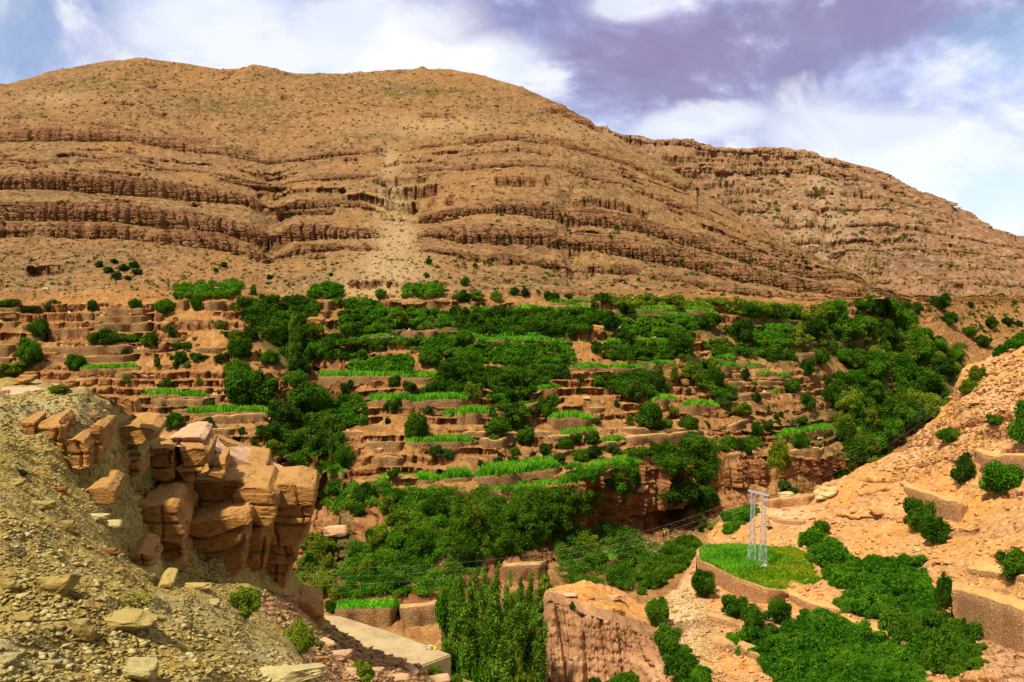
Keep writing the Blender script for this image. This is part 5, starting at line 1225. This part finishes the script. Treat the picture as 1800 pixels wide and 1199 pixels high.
def mast(ox, oy):
    parts = []
    def hw(z): return .52 - .27 * min(1, z / (HT * .75))
    lv = [0]
    while lv[-1] < HT - .5: lv.append(lv[-1] + max(.55, hw(lv[-1]) * 1.9))
    lv[-1] = HT
    for sx, sy in ((-1, -1), (1, -1), (1, 1), (-1, 1)):
        for a, b in zip(lv[:-1], lv[1:]):
            parts.append(barv((ox + sx * hw(a), oy + sy * hw(a), a), (ox + sx * hw(b), oy + sy * hw(b), b), .052))
    cs = [(-1, -1), (1, -1), (1, 1), (-1, 1)]
    for i, (a, b) in enumerate(zip(lv[:-1], lv[1:])):
        for k in range(4):
            c0, c1 = cs[k], cs[(k + 1) % 4]
            if i % 2: c0, c1 = c1, c0
            parts.append(barv((ox + c0[0] * hw(a), oy + c0[1] * hw(a), a), (ox + c1[0] * hw(b), oy + c1[1] * hw(b), b), .030))
            parts.append(barv((ox + cs[k][0] * hw(a), oy + cs[k][1] * hw(a), a), (ox + c0[0] * hw(a) * 0 + cs[(k + 1) % 4][0] * hw(a), oy + cs[(k + 1) % 4][1] * hw(a), a), .026))
    return merge(parts)
for sgn in (-1, 1):
    v, f = mast(sgn * .60, -sgn * .85)
    link('mast', make_mesh('mast', v, f, steel), pyl)
    bx = cyl([(sgn * .60, -sgn * .85, -.2), (sgn * .60, -sgn * .85, .28)], [.95, .9], 4)
    cap = (np.concatenate([bx[0], bx[0][4:8]]), np.concatenate([bx[1], [[8, 9, 10, 11]]]))
    link('footing', make_mesh('footing', cap[0], cap[1], conc), pyl)
dirv = Vector((.60, -.85, 0)).normalized()
parts = [barv(tuple(-dirv * 2.0 + Vector((0, 0, HT + o))), tuple(dirv * 2.0 + Vector((0, 0, HT + o))), w) for o, w in ((0.0, .12), (.22, .10))]
for k in range(9):
    a = -dirv * 2.0 + dirv * (.5 * k); parts.append(barv(tuple(a + Vector((0, 0, HT))), tuple(a + dirv * (.5 if k < 8 else 0.01) + Vector((0, 0, HT + .22))), .05))
v, f = merge(parts); arm = link('cross_arm', make_mesh('cross_arm', v, f, steel), pyl)
ins_m, t_, b_ = new_mat('brown_glass'); b_.inputs['Base Color'].default_value = (.12, .07, .04, 1); b_.inputs['Roughness'].default_value = .25
for o in (-1.9, 0, 1.9):
    a = dirv * o + Vector((0, 0, HT))
    v, f = cyl([tuple(a + Vector((0, 0, -z))) for z in (0, .06, .1, .16, .2, .26, .3, .36, .4, .5)], [.03, .12, .03, .12, .03, .12, .03, .12, .03, .02], 8)
    link('insulator', make_mesh('insulator', v, f, ins_m), pyl)
wire_m, t_, b_ = new_mat('dull_wire'); b_.inputs['Base Color'].default_value = (.45, .44, .38, 1)
for i, o in enumerate((-1.9, 0, 1.9)):
    a = base + dirv * o + Vector((0, 0, HT - .5))
    for side, tgt, dd in ((-1, (430, 996 + 17 * i), 88 + 2 * i), (1, (1760, 598 + 9 * i), 300)):
        e = Vector(pt(tgt[0], tgt[1], dd)); sag = 3.5 if side < 0 else 5
        P = [a.lerp(e, s) - Vector((0, 0, sag * 4 * s * (1 - s))) for s in np.linspace(0, 1, 40)]
        v, f = cyl([tuple(p) for p in P], [.007] * 40, 4)
        c = link('power_cable', make_mesh('power_cable', v, f, wire_m))
        tag(c, ('upper', 'middle', 'lower')[i] + ' cable running ' + ('left from the pylon across the gorge' if side < 0 else 'right from the pylon towards the side valley'), 'power cable', 'power cables of the pylon')

# bushes of the right slope
RB = [('round', 1238, 1048, 56, 50, 'rounded bush hugging the curved wall under the pylon field'), ('round', 1153, 1100, 56, 52, 'bushy shrub at the right end of the butte top'),
      ('round', 1176, 1152, 60, 58, 'leafy bush between the butte and the stony path'), ('round', 1196, 1198, 62, 56, 'bush at the bottom edge left of the stony path'), ('round', 1288, 1086, 50, 42, 'left bush of the row below the curved wall'),
      ('round', 1330, 1108, 54, 46, 'middle bush of the row below the curved wall'), ('round', 1370, 1092, 44, 46, 'right bush of the row below the curved wall'), ('round', 1441, 938, 34, 26, 'small bush at the head of the creeper band'),
      ('round', 1610, 935, 54, 62, 'tall tree in front of the pinkish wall, left crown'), ('round', 1644, 955, 50, 54, 'drooping right crown of the slope tree by the pinkish wall'), ('dark', 1690, 852, 50, 62, 'dark two-lobed bush left of the round one'),
      ('vivid', 1761, 868, 78, 58, 'perfectly round glossy bush beside the wall on the right'), ('vivid', 1806, 782, 66, 82, 'big leafy bush cut off by the right edge'), ('round', 1668, 778, 48, 26, 'low bush on the bare crumbling ledge'),
      ('round', 1780, 1022, 70, 64, 'ragged tree at the right edge above the stone line'), ('olive', 1716, 672, 34, 30, 'yellowish olive bush on the crumbling crest, upper one'), ('olive', 1703, 692, 36, 28, 'yellowish olive bush on the crumbling crest, lower one'),
      ('round', 1660, 1073, 32, 70, 'narrow leafy column right of the creeper band'), ('dark', 1007, 1072, 14, 16, 'tiny bush on the front lip of the butte'), ('olive', 1352, 930, 12, 6, 'tiny tuft right of the pylon masts'),
      ('round', 1745, 748, 30, 20, 'small shrub left of the bush cut by the edge'), ('dark', 1740, 612, 10, 22, 'little pointed bush on the right skyline'), ('round', 1100, 1215, 90, 36, 'bush at the foot of the butte, bottom edge'),
      ('dark', 1055, 1215, 60, 26, 'dark bush under the butte face at the bottom')]
for k, x, y, w, h, lab in RB:
    plant(k, x, y, w, h, lab, objs=Nn, group='bushes of the near right slope', sink=.06)
for nm, lab, poly, n, rp, mt in [
    ('creeper_mass', 'lush green creeper band curling down the right slope', [(1412, 942), (1438, 938), (1470, 968), (1500, 988), (1560, 988), (1618, 994), (1636, 1030), (1640, 1080), (1600, 1110), (1560, 1096), (1500, 1080), (1470, 1072), (1482, 1056), (1500, 1040), (1462, 1026), (1456, 1002), (1422, 985)], 330, (10, 19), L_VIV),
    ('creeper_mass', 'wide rounded thicket at the bottom right corner', [(1600, 1090), (1640, 1080), (1700, 1102), (1728, 1140), (1720, 1178), (1650, 1190), (1600, 1150), (1560, 1112)], 190, (12, 22), L_DEEP),
    ('creeper_mass', 'big leafy thicket along the bottom edge, right of the tilled plots', [(1340, 1120), (1400, 1105), (1420, 1085), (1450, 1085), (1500, 1105), (1560, 1132), (1620, 1168), (1620, 1215), (1380, 1215), (1330, 1160), (1275, 1135), (1278, 1122)], 420, (11, 21), L_VIV),
    ('creeper_mass', 'long bush mass on the rim left of the pylon field', [(1122, 1040), (1150, 990), (1180, 962), (1215, 952), (1232, 958), (1222, 976), (1190, 1008), (1160, 1030), (1128, 1048)], 150, (9, 16), L_DEEP),
    ('creeper_mass', 'light green bank on the upper right skyline', [(1735, 622), (1760, 610), (1830, 580), (1830, 592), (1790, 612), (1750, 626)], 90, (6, 11), L_VIV),
    ('creeper_mass', 'bright brush on the spur rim above the riverbed', [(1275, 935), (1285, 905), (1310, 892), (1330, 893), (1325, 908), (1300, 925), (1282, 940)], 90, (7, 13), L_VIV),
    ('creeper_mass', 'green creeper strip between path and lower butte', [(1180, 1150), (1200, 1140), (1230, 1180), (1240, 1215), (1190, 1215)], 70, (9, 16), L_VIV)]:
    crown_mass(nm, lab, 'creeper thicket', poly, int(n * .45) + 6, (rp[0] * 1.9, rp[1] * 2.9), mt, (Nn if 'rim left' not in lab and 'above the riverbed' not in lab else [nearT, hillT]), group='creeper masses of the near right slope')
stones('slope_rubble', 'rubble and loose stones over the orange right slope', [(1160, 1060), (1240, 970), (1440, 860), (1600, 780), (1690, 650), (1800, 610), (1800, 1199), (1150, 1199)], 7000, None, M_TAN2, Nn, exp=5.5, sizepx=(1.3, 18))
stones('path_rubble', 'pale rubble along the stony path beside the butte', [(1160, 1050), (1215, 1030), (1260, 1080), (1270, 1199), (1215, 1199), (1200, 1100)], 1500, None, M_PALE, Nn, exp=2.8, sizepx=(2, 11))
stones('crest_rubble', 'grey flat rubble on the crumbling crest of the right slope', [(1600, 770), (1660, 730), (1690, 660), (1800, 620), (1800, 760), (1700, 800), (1600, 850), (1560, 830)], 2200, None, M_SAND, Nn, exp=2.6, sizepx=(2, 12), flat=.4)
for i, (k, x, y, w, h, lab) in enumerate([('sand', 1036, 1047, 24, 15, 'dark rounded boulder on the butte top, back edge'), ('pink', 1083, 1050, 34, 16, 'flat boulder pair on the butte top right'), ('sand', 1087, 1072, 22, 16, 'leaning boulder on the butte near the front lip'),
        ('pink', 1000, 1046, 26, 8, 'flat slab on the left end of the butte'), ('pale', 1612, 965, 16, 10, 'whitish boulder below the slope tree'), ('pale', 1382, 872, 40, 20, 'pale yellow outcrop on the spur above the pylon'),
        ('pale', 1452, 868, 44, 26, 'yellowish rounded rock at the tip of the spur'), ('sand', 1590, 852, 22, 9, 'dark flat rock at the foot of the crumbling crest'), ('pale', 1745, 742, 16, 8, 'white stone on the crest by the small shrub'),
        ('sand', 1545, 900, 44, 12, 'long shadowed rock ledge on the orange slope'), ('pink', 1330, 1000, 10, 5, 'small pale stone beside the pylon footing')]):
    boulder(k, x, y, w, h, label=lab, objs=Nn)
# ------------------------------------------------------------------ the sandstone outcrop on the left
# outline seen from the front, distance, thickness
BL = [
 ([(270, 856), (300, 848), (360, 846), (420, 843), (458, 850), (462, 880), (455, 902), (400, 906), (335, 900), (292, 884)], 36.5, 7.0, M_SAND, 'long ledge block forming the middle tier of the outcrop'),
 ([(410, 866), (430, 856), (470, 858), (486, 878), (484, 905), (474, 926), (430, 926), (412, 905)], 35.6, 4.0, M_SAND, 'bulging rounded block under the outcrop prow'),
 ([(428, 924), (474, 924), (470, 965), (462, 1000), (446, 1018), (426, 1010), (428, 965)], 36.0, 4.0, M_SAND, 'narrow pillar below the bulging block'),
 ([(455, 850), (520, 846), (549, 856), (551, 872), (548, 892), (500, 896), (478, 892), (462, 880)], 37.4, 3.2, M_SAND, 'overhanging top block of the prow at the outcrop tip'),
 ([(480, 890), (546, 888), (548, 900), (541, 920), (500, 924), (478, 918)], 37.6, 3.2, M_SAND, 'second block down in the prow stack'),
 ([(474, 918), (540, 916), (537, 940), (528, 956), (490, 960), (470, 955)], 37.8, 3.0, M_SAND, 'third block down in the prow stack'),
 ([(466, 954), (528, 952), (524, 985), (510, 992), (470, 990), (460, 980)], 38.0, 3.0, M_SAND, 'fourth block down in the prow stack'),
 ([(452, 984), (512, 984), (505, 1010), (498, 1036), (470, 1020), (450, 1010)], 38.2, 3.0, M_SAND, 'lowest reddish block at the foot of the prow'),
 ([(206, 895), (240, 889), (300, 887), (309, 892), (312, 912), (325, 935), (320, 954), (280, 957), (240, 955), (214, 930)], 31.0, 5.0, M_SAND, 'big square faced block below the ledge, left'),
 ([(258, 955), (322, 953), (324, 972), (316, 984), (270, 986), (260, 975)], 31.3, 4.0, M_SAND, 'dark middle block under the big square one'),
 ([(266, 984), (318, 982), (325, 1000), (322, 1034), (305, 1040), (280, 1028), (264, 1010)], 31.5, 3.5, M_SAND, 'lower block under the big square one'),
 ([(322, 925), (360, 916), (400, 905), (434, 902), (438, 920), (400, 934), (350, 950), (326, 950)], 34.0, 5.0, M_SAND, 'top bed of the slanting layered block'),
 ([(322, 950), (352, 948), (400, 934), (437, 920), (436, 945), (405, 962), (350, 978), (325, 976)], 34.2, 4.6, M_SAND, 'middle bed of the slanting layered block'),
 ([(325, 976), (350, 977), (405, 960), (430, 952), (424, 1000), (400, 1020), (378, 1032), (332, 1022)], 34.4, 4.2, M_SAND, 'thick bottom bed of the slanting layered block'),
 ([(250, 796), (262, 788), (300, 787), (307, 792), (305, 822), (280, 823), (252, 818)], 34.0, 3.2, M_SAND, 'upper left block of the cracked twin boulder'),
 ([(246, 822), (304, 821), (305, 846), (280, 846), (254, 838)], 34.1, 3.2, M_SAND, 'lower left block of the cracked twin boulder'),
 ([(307, 792), (320, 788), (358, 788), (370, 794), (366, 816), (340, 820), (306, 820)], 34.3, 3.4, M_SAND, 'upper right block of the cracked twin boulder'),
 ([(306, 820), (350, 819), (358, 824), (348, 842), (330, 848), (304, 847)], 34.2, 3.2, M_SAND, 'lower right block of the cracked twin boulder'),
 ([(295, 772), (305, 768), (350, 768), (362, 774), (360, 786), (330, 788), (302, 786)], 35.0, 3.6, M_PINK, 'flat pinkish slab on top of the twin boulder'),
 ([(362, 812), (375, 806), (396, 808), (398, 828), (385, 834), (366, 830)], 35.2, 2.2, M_SAND, 'cube shaped block right of the twin boulder'),
 ([(364, 828), (385, 830), (393, 832), (391, 842), (366, 842)], 34.6, 1.0, M_SAND, 'small cube in front of the cube shaped block'),
 ([(197, 754), (230, 748), (262, 752), (279, 762), (276, 772), (250, 780), (220, 782), (200, 770)], 31.0, 3.2, M_SAND, 'wedge shaped boulder on the gravel shoulder'),
 ([(214, 704), (222, 700), (238, 708), (240, 728), (226, 732), (213, 722)], 30.0, 1.4, M_SAND, 'upright cracked rock on the shoulder crest'),
 ([(222, 790), (238, 788), (250, 800), (246, 812), (228, 810)], 31.5, 2.0, M_OCHR, 'grey tumbled block left of the twin boulder'),
 ([(200, 802), (218, 800), (222, 822), (206, 826)], 30.5, 1.8, M_SAND, 'small dark block left of the tumbled one'),
 ([(224, 818), (244, 815), (250, 832), (235, 840), (222, 836)], 31.0, 2.0, M_SAND, 'slanting small block under the tumbled one'),
 ([(27, 748), (40, 742), (60, 743), (62, 775), (56, 792), (44, 788), (38, 770)], 23.5, 1.8, M_SAND, 'narrow dark rock at the left end of the boulder wall'),
 ([(60, 746), (80, 742), (100, 743), (112, 756), (115, 785), (114, 812), (85, 812), (62, 800), (56, 775)], 23.6, 2.5, M_SAND, 'largest dark boulder of the wall in the gravel'),
 ([(112, 776), (130, 770), (148, 776), (157, 790), (156, 822), (140, 826), (118, 820)], 23.4, 2.2, M_SAND, 'second boulder of the wall in the gravel'),
 ([(154, 752), (168, 746), (183, 752), (184, 780), (174, 815), (162, 820), (156, 790)], 24.5, 2.2, M_SAND, 'tall reddish pillar rock ending the boulder wall'),
 ([(136, 870), (160, 858), (188, 856), (200, 865), (200, 885), (180, 895), (150, 892)], 22.5, 2.0, M_SAND, 'dark slab sunk in the gravel below the boulder wall'),
 ([(212, 985), (245, 972), (262, 975), (271, 1000), (240, 1003), (222, 998)], 27.5, 2.0, M_SAND, 'orange block on the gravel edge, upper'),
 ([(224, 1015), (240, 1004), (268, 1006), (277, 1018), (272, 1036), (245, 1032), (228, 1028)], 27.0, 1.4, M_OCHR, 'ochre block on the gravel edge, lower'),
 ([(275, 1032), (288, 1022), (302, 1026), (298, 1044), (284, 1046)], 18.0, .9, M_OCHR, 'small pale block right of the lower ochre block'),
 ([(440, 1078), (480, 1066), (530, 1058), (560, 1066), (562, 1100), (528, 1112), (440, 1112)], 39.0, 2.2, M_SAND, 'angular pink ledge block at the gorge rim'),
 ([(405, 1045), (440, 1038), (475, 1044), (470, 1060), (430, 1064)], 41.0, 3.0, M_PINK, 'broken pink slab behind the thorny bush'),
]
for poly, d, th, mt, lab in BL: block(poly, d, th, mt, lab, what=lab, cuts=4 if ('prow' in lab or 'ledge' in lab) else 8)
# long tilted slabs lying on the flat top of the outcrop
def slab(top_px, dists, thick, mat, lab, name='rock_slab'):
    W_ = np.array([pt(x, y, d) for (x, y), d in zip(top_px, dists)]); c = W_.mean(0)
    bm = bmesh.new(); a = [bm.verts.new(v - c) for v in W_]; b = [bm.verts.new(v - c - np.array([0, 0, thick])) for v in W_]
    bm.faces.new(a); bm.faces.new(b[::-1]); n = len(a)
    for i in range(n): bm.faces.new((a[(i + 1) % n], a[i], b[i], b[(i + 1) % n]))
    bmesh.ops.recalc_face_normals(bm, faces=bm.faces[:])
    bmesh.ops.bevel(bm, geom=bm.edges[:], offset=thick * .08, segments=2, affect='EDGES')
    bmesh.ops.triangulate(bm, faces=bm.faces[:])
    bmesh.ops.subdivide_edges(bm, edges=[e for e in bm.edges if e.calc_length() > .4], cuts=6, use_grid_fill=True)
    bmesh.ops.triangulate(bm, faces=bm.faces[:])
    co = np.array([v.co[:] for v in bm.verts]); k = fbm(co[:, 0] * 1.3, co[:, 1] * 1.3, co[:, 2] * 4, 4, 3) * .12 * min(1, thick)
    for v, q in zip(bm.verts, k): v.co.z += float(q); v.co.x += float(q) * .5
    me = bpy.data.meshes.new(name); bm.to_mesh(me); bm.free(); me.materials.append(mat)
    o = link(name, me, loc=tuple(c)); tag(o, lab, 'rock slab', 'blocks of the sandstone outcrop'); return o
slab([(300, 850), (362, 832), (440, 800), (520, 828), (550, 852), (500, 862), (458, 862), (400, 858)], [38, 40, 46, 44, 41.5, 39, 38, 38], 1.0, M_PINK, 'broad smooth pink top surface of the outcrop', 'rock_slab')
slab([(357, 768), (376, 765), (404, 792), (400, 803), (378, 790)], [40, 42, 40, 38, 38], .7, M_PINK, 'upper piece of the long beam like slab on the outcrop')
slab([(403, 786), (425, 782), (470, 803), (508, 830), (500, 838), (452, 822), (402, 800)], [41, 43, 43, 41.5, 40, 39.5, 39], .6, M_PINK, 'lower piece of the long beam like slab on the outcrop')
slab([(372, 765), (384, 763), (444, 786), (438, 791)], [44, 46, 46, 44.5], .4, M_SAND, 'thin slab edge at the back of the outcrop')
slab([(0, 680), (60, 672), (110, 676), (120, 684), (60, 694), (0, 694)], [29.5, 31.5, 31.5, 30.5, 29, 29], .5, M_PINK, 'flat pinkish bedrock sheet on the left crest')
# boulders of the gravel hillside
FB = [('pink', 150, 671, 62, 24, 'long pinkish boulder on the left crest'), ('sand', 44, 668, 40, 20, 'dark topped boulder under the crest shrub'), ('sand', 166, 733, 26, 20, 'small orange rock perched above the boulder wall'),
      ('pink', 10, 688, 20, 8, 'flat stone at the left end of the crest'), ('ochre', 72, 888, 46, 26, 'brownish boulder half buried at the left'), ('pale', 170, 908, 44, 20, 'pale square slab below the dark sunken slab'),
      ('pale', 196, 922, 34, 22, 'pale stone right of the square slab'), ('ochre', 120, 925, 30, 30, 'two-headed ochre rock in the gravel'), ('sand', 196, 970, 34, 20, 'dark striped stone above the ochre blocks'),
      ('ochre', 106, 1028, 76, 58, 'big rounded boulder in the near gravel, left'), ('ochre', 228, 1088, 110, 30, 'low dark edged slab in the near gravel'), ('ochre', 150, 1108, 46, 56, 'upright yellowish rock in the near gravel'),
      ('pale', 246, 1178, 66, 58, 'whitish crumbly rock at the bottom edge'), ('pale', 508, 1184, 130, 50, 'large pale flat boulder at the bottom edge'), ('pale', 14, 1160, 40, 26, 'pale stone in the bottom left corner'),
      ('ochre', 40, 1085, 40, 22, 'flat ochre stone near the left edge'), ('pale', 90, 1165, 36, 18, 'light stone among the gravel at the bottom left'), ('ochre', 20, 1030, 34, 22, 'small ochre boulder by the left edge'),
      ('pale', 265, 1155, 30, 14, 'small flat pale stone above the whitish rock'), ('pale', 376, 1060, 22, 20, 'white stone on the gravel brink'), ('ochre', 350, 1030, 50, 16, 'flat slab at the gravel brink'),
      ('ochre', 262, 800, 24, 10, 'flat grey stone in the rubble chute'), ('pale', 285, 770, 10, 10, 'whitish pebble heap beside the wedge boulder'), ('sand', 236, 860, 30, 14, 'low block in the gravel left of the ledge'),
      ('ochre', 232, 880, 34, 16, 'greenish stone just above the big square block'), ('sand', 110, 860, 24, 18, 'rusty stone under the boulder wall'), ('ochre', 30, 850, 30, 18, 'flat stone on the left gravel brow'),
      ('pink', 595, 1150, 46, 28, 'pinkish cube rock beside the pale flat roof'), ('sand', 560, 1160, 40, 26, 'brown block in the rubble below the thorny bush'), ('pink', 575, 1128, 34, 16, 'flat rock at the rubble top'),
      ('pink', 625, 1185, 50, 26, 'broad pink rock at the bottom edge'), ('sand', 690, 1162, 40, 16, 'layered rock at the top of the lower rubble'), ('pink', 725, 1178, 34, 22, 'angular pink rock below the pale flat roof'),
      ('pink', 660, 1178, 30, 20, 'squarish rubble rock left of the layered rock'), ('pink', 770, 1195, 44, 18, 'flat pink rock at the bottom, far end of the rubble'), ('sand', 540, 1130, 30, 18, 'dark rubble rock by the pink ledge'),
      ('pale', 858, 1205, 70, 22, 'pale flat rock under the poplar grove'), ('pink', 700, 1192, 38, 18, 'low pink rock on the bottom edge'), ('sand', 645, 1150, 26, 14, 'small brown rock beside the green shrub')]
for k, x, y, w, h, lab in FB: boulder(k, x, y, w, h, label=lab, objs=Ff, rz=None)
stones('gravel', 'ochre gravel and chips covering the near hillside', [(0, 870), (90, 905), (275, 1040), (400, 1085), (505, 1130), (560, 1199), (0, 1199)], 14000, (.006, .085), M_OCHR, Ff, exp=7, dmax=12, flat=.4)
stones('coarse_gravel', 'paler coarse stones mixed through the near gravel', [(0, 900), (90, 945), (275, 1080), (400, 1125), (505, 1160), (560, 1199), (0, 1199)], 1600, (.010, .11), M_PALE, Ff, exp=6, dmax=12, flat=.45)
stones('hillside_gravel', 'small stones strewn over the middle gravel slope', [(0, 690), (120, 685), (240, 730), (300, 850), (430, 1060), (500, 1120), (275, 1035), (90, 905), (0, 860)], 13000, None, M_OCHR, Ff, exp=3.6, sizepx=(1.3, 13))
stones('rim_rubble', 'broken pinkish rubble on the ledge above the gorge', [(440, 1030), (560, 1060), (600, 1110), (800, 1190), (800, 1215), (560, 1215), (520, 1120), (440, 1070)], 2200, None, M_TAN, Ff, exp=3.2, sizepx=(2, 24))
stones('chute_rubble', 'grey rubble between the blocks of the outcrop', [(230, 770), (300, 850), (430, 1040), (340, 1030), (200, 860), (200, 800)], 4200, None, M_OCHR, Ff, exp=3.2, sizepx=(1.5, 16))
# thorny shrubs near us
for k, x, y, w, h, lab in [('olive', 428, 1085, 72, 56, 'thorny olive shrub on the gravel brink'), ('olive', 530, 1150, 72, 60, 'dark twiggy shrub below the pink ledge block'), ('olive', 640, 1200, 52, 46, 'leafy green shrub in the rubble at the bottom'),
        ('scrub', 60, 664, 70, 16, 'low dry shrub draped over the crest boulder'), ('olive', 100, 690, 46, 14, 'yellow green plant on the left crest'), ('scrub', 40, 838, 16, 14, 'tiny green weed in the middle gravel'),
        ('scrub', 560, 1140, 22, 14, 'grass tuft beside the pink cube rock'), ('olive', 765, 1190, 30, 26, 'olive bush at the end wall of the pale roof'), ('olive', 800, 1215, 40, 30, 'bush between the rubble and the poplars')]:
    plant(k, x, y, w, h, lab, objs=Ff, group='shrubs near the viewer', name='shrub', cat='shrub', sink=.05)
# pale flat roofed platform by the gorge
sz = -22.8
def onz(x, y, z): d = z / float(ratio(y)); return pt(x, y, d)
rp = [(560, 1080), (600, 1083), (680, 1108), (740, 1130), (794, 1150), (742, 1170), (690, 1160), (620, 1128), (572, 1104)]
W_ = np.array([onz(x, y, sz) for x, y in rp]); bm = bmesh.new()
c = W_.mean(0); a = [bm.verts.new(v - c) for v in W_]; b = [bm.verts.new(v - c - np.array([0, 0, 7.0])) for v in W_]
bm.faces.new(a); bm.faces.new(b[::-1]); n = len(a)
for i in range(n): bm.faces.new((a[(i + 1) % n], a[i], b[i], b[(i + 1) % n]))
bmesh.ops.recalc_face_normals(bm, faces=bm.faces[:])
bmesh.ops.bevel(bm, geom=[e for e in bm.edges], offset=.08, segments=2, affect='EDGES')
me = bpy.data.meshes.new('platform'); bm.to_mesh(me); bm.free()
M_ROOF = soil_mat('rammed_roof', (0.27, 0.18, 0.075), (0.42, 0.30, 0.14), (0.50, 0.37, 0.19)); me.materials.append(M_ROOF)
tag(link('stone_platform', me, loc=tuple(c)), 'long flat pale platform with a sharp edge above the gorge', 'platform')
# a scrap of white and yellow litter lying on it
lp = onz(756, 1141, sz + .0); wl, t_, b_ = new_mat('white_plastic'); b_.inputs['Base Color'].default_value = (.8, .8, .76, 1)
yl, t_, b_ = new_mat('yellow_plastic'); b_.inputs['Base Color'].default_value = (.75, .62, .03, 1)
lit = link('litter', None, loc=tuple(lp)); tag(lit, 'white and yellow scrap of litter lying on the pale platform', 'litter')
for nm, mm, n_, off in (('white_scrap', wl, 7, (-.12, 0, 0)), ('yellow_scrap', yl, 5, (.22, -.05, 0))):
    parts = []
    for i in range(n_):
        a_ = rng.uniform(0, 6.28); L_ = rng.uniform(.15, .3); q = np.array([[0, 0, .02], [math.cos(a_) * L_, math.sin(a_) * L_, .03], [math.cos(a_ + .5) * L_, math.sin(a_ + .5) * L_, .22], [math.cos(a_ + .9) * .08, math.sin(a_ + .9) * .08, .2]]) + np.array(off)
        parts.append((q, np.array([[0, 1, 2, 3]])))
    v, f = merge(parts); link(nm, make_mesh(nm, v, f, mm), lit)

# boulders lying among the terraces and on the scree, each its own
for k, x, y, w, h in [('pink', 667, 791, 16, 12), ('pink', 1030, 700, 14, 8), ('sand', 1148, 595, 16, 10), ('pink', 265, 660, 36, 16), ('pale', 80, 508, 10, 8), ('pale', 640, 357, 8, 5), ('pink', 1440, 770, 14, 8), ('pink', 590, 935, 40, 30), ('pink', 690, 912, 40, 26),
                      ('pale', 832, 325, 14, 6), ('pale', 875, 298, 12, 5), ('sand', 430, 715, 16, 8), ('pink', 1130, 860, 20, 14), ('pale', 1290, 905, 14, 8), ('sand', 1100, 740, 14, 8), ('pink', 870, 185, 12, 5), ('pale', 985, 560, 14, 8),
                      ('sand', 555, 565, 30, 24), ('pink', 1095, 585, 24, 26), ('sand', 1050, 580, 24, 26)]:
    boulder(k, x, y, w, h, objs=HF)

# ------------------------------------------------------------------ labels that say which one
LM = [('the pylon', 1332, 930), ('the grassy pylon field', 1330, 985), ('the pale gravel fan', 690, 470), ('the lone thin poplar', 583, 790), ('the poplar pair', 520, 590), ('the big round gully tree', 444, 676), ('the round tree on the bare spur', 731, 745),
      ('the bright central crop terrace', 900, 830), ('the large bright field', 1060, 812), ('the left stepped dry walls', 215, 560), ('the long left wall', 155, 615), ('the left wheat strip', 190, 645), ('the outcrop slabs', 420, 780),
      ('the long central wheat strip', 1020, 640), ('the topmost crop line', 970, 540), ('the upper bare wall', 754, 535), ('the square middle wall', 754, 590), ('the twin bare pillars', 1075, 582), ('the round bush of the middle slope', 1137, 725),
      ('the small bush on the knoll', 967, 712), ('the stepped walls on the right', 1275, 645), ('the side valley wood', 1560, 640), ('the cliff above the riverbed', 1330, 830), ('the dry riverbed', 1220, 935), ('the brush covered low cliff', 800, 930),
      ('the gorge floor wheat strip', 640, 1066), ('the poplar grove', 870, 1060), ('the rock butte', 1040, 1090), ('the far right cliff band', 1720, 555), ('the far mountain gully', 1440, 400), ('the dark scrub patch on the scree', 215, 480),
      ('the creeper patch on the left ledge', 367, 510), ('the foot of the long cliff', 1200, 500), ('the side valley mouth', 1480, 740), ('the ivy face on the right', 1355, 595), ('the slanted wheat strip', 1412, 760), ('the lower crop strips', 370, 715),
      ('the wide brown wall', 1165, 780), ('the short round wall', 1230, 722), ('the cliff notch', 1190, 820), ('the lens shaped wall', 680, 812), ('the twin crop terrace', 735, 700), ('the brown topped hedge', 617, 592), ('the green creeper curtain', 930, 622)]
ORDN = ['first', 'second', 'third', 'fourth', 'fifth', 'sixth', 'seventh', 'eighth', 'ninth', 'tenth', 'eleventh', 'twelfth', 'thirteenth', 'fourteenth', 'fifteenth', 'sixteenth']
def relation(px, py):
    best = min(LM, key=lambda q: math.hypot((px - q[1]), (py - q[2]) * 1.6))
    dx, dy = px - best[1], py - best[2]
    far_ = 'well ' if math.hypot(dx, dy) > 90 else ''
    if abs(dx) < 10 and abs(dy) < 8: r = 'right at'
    elif abs(dx) > 2.2 * abs(dy): r = far_ + ('right of' if dx > 0 else 'left of')
    elif abs(dy) > 2.2 * abs(dx): r = far_ + ('below' if dy > 0 else 'above')
    else: r = ('down ' if dy > 0 else 'up ') + ('right of' if dx > 0 else 'left of')
    return r + ' ' + best[0]
keys = {}
for o, what, px, py, sz_ in AUTO:
    if o.get('label'): continue
    if 'tree' in what or 'shrub' in what: what = ('small ' if sz_ < 18 else 'large ' if sz_ > 48 else '') + what
    keys.setdefault(what + ' ' + relation(px, py), []).append((px, py, o))
for k, L_ in keys.items():
    L_.sort(key=lambda q: q[0])
    for i, (x, y, o) in enumerate(L_):
        if len(L_) == 1: o['label'] = k
        elif i == 0: o['label'] = k + ', leftmost'
        elif i == len(L_) - 1: o['label'] = k + ', rightmost'
        else: o['label'] = k + ', ' + ORDN[i] + ' from left'
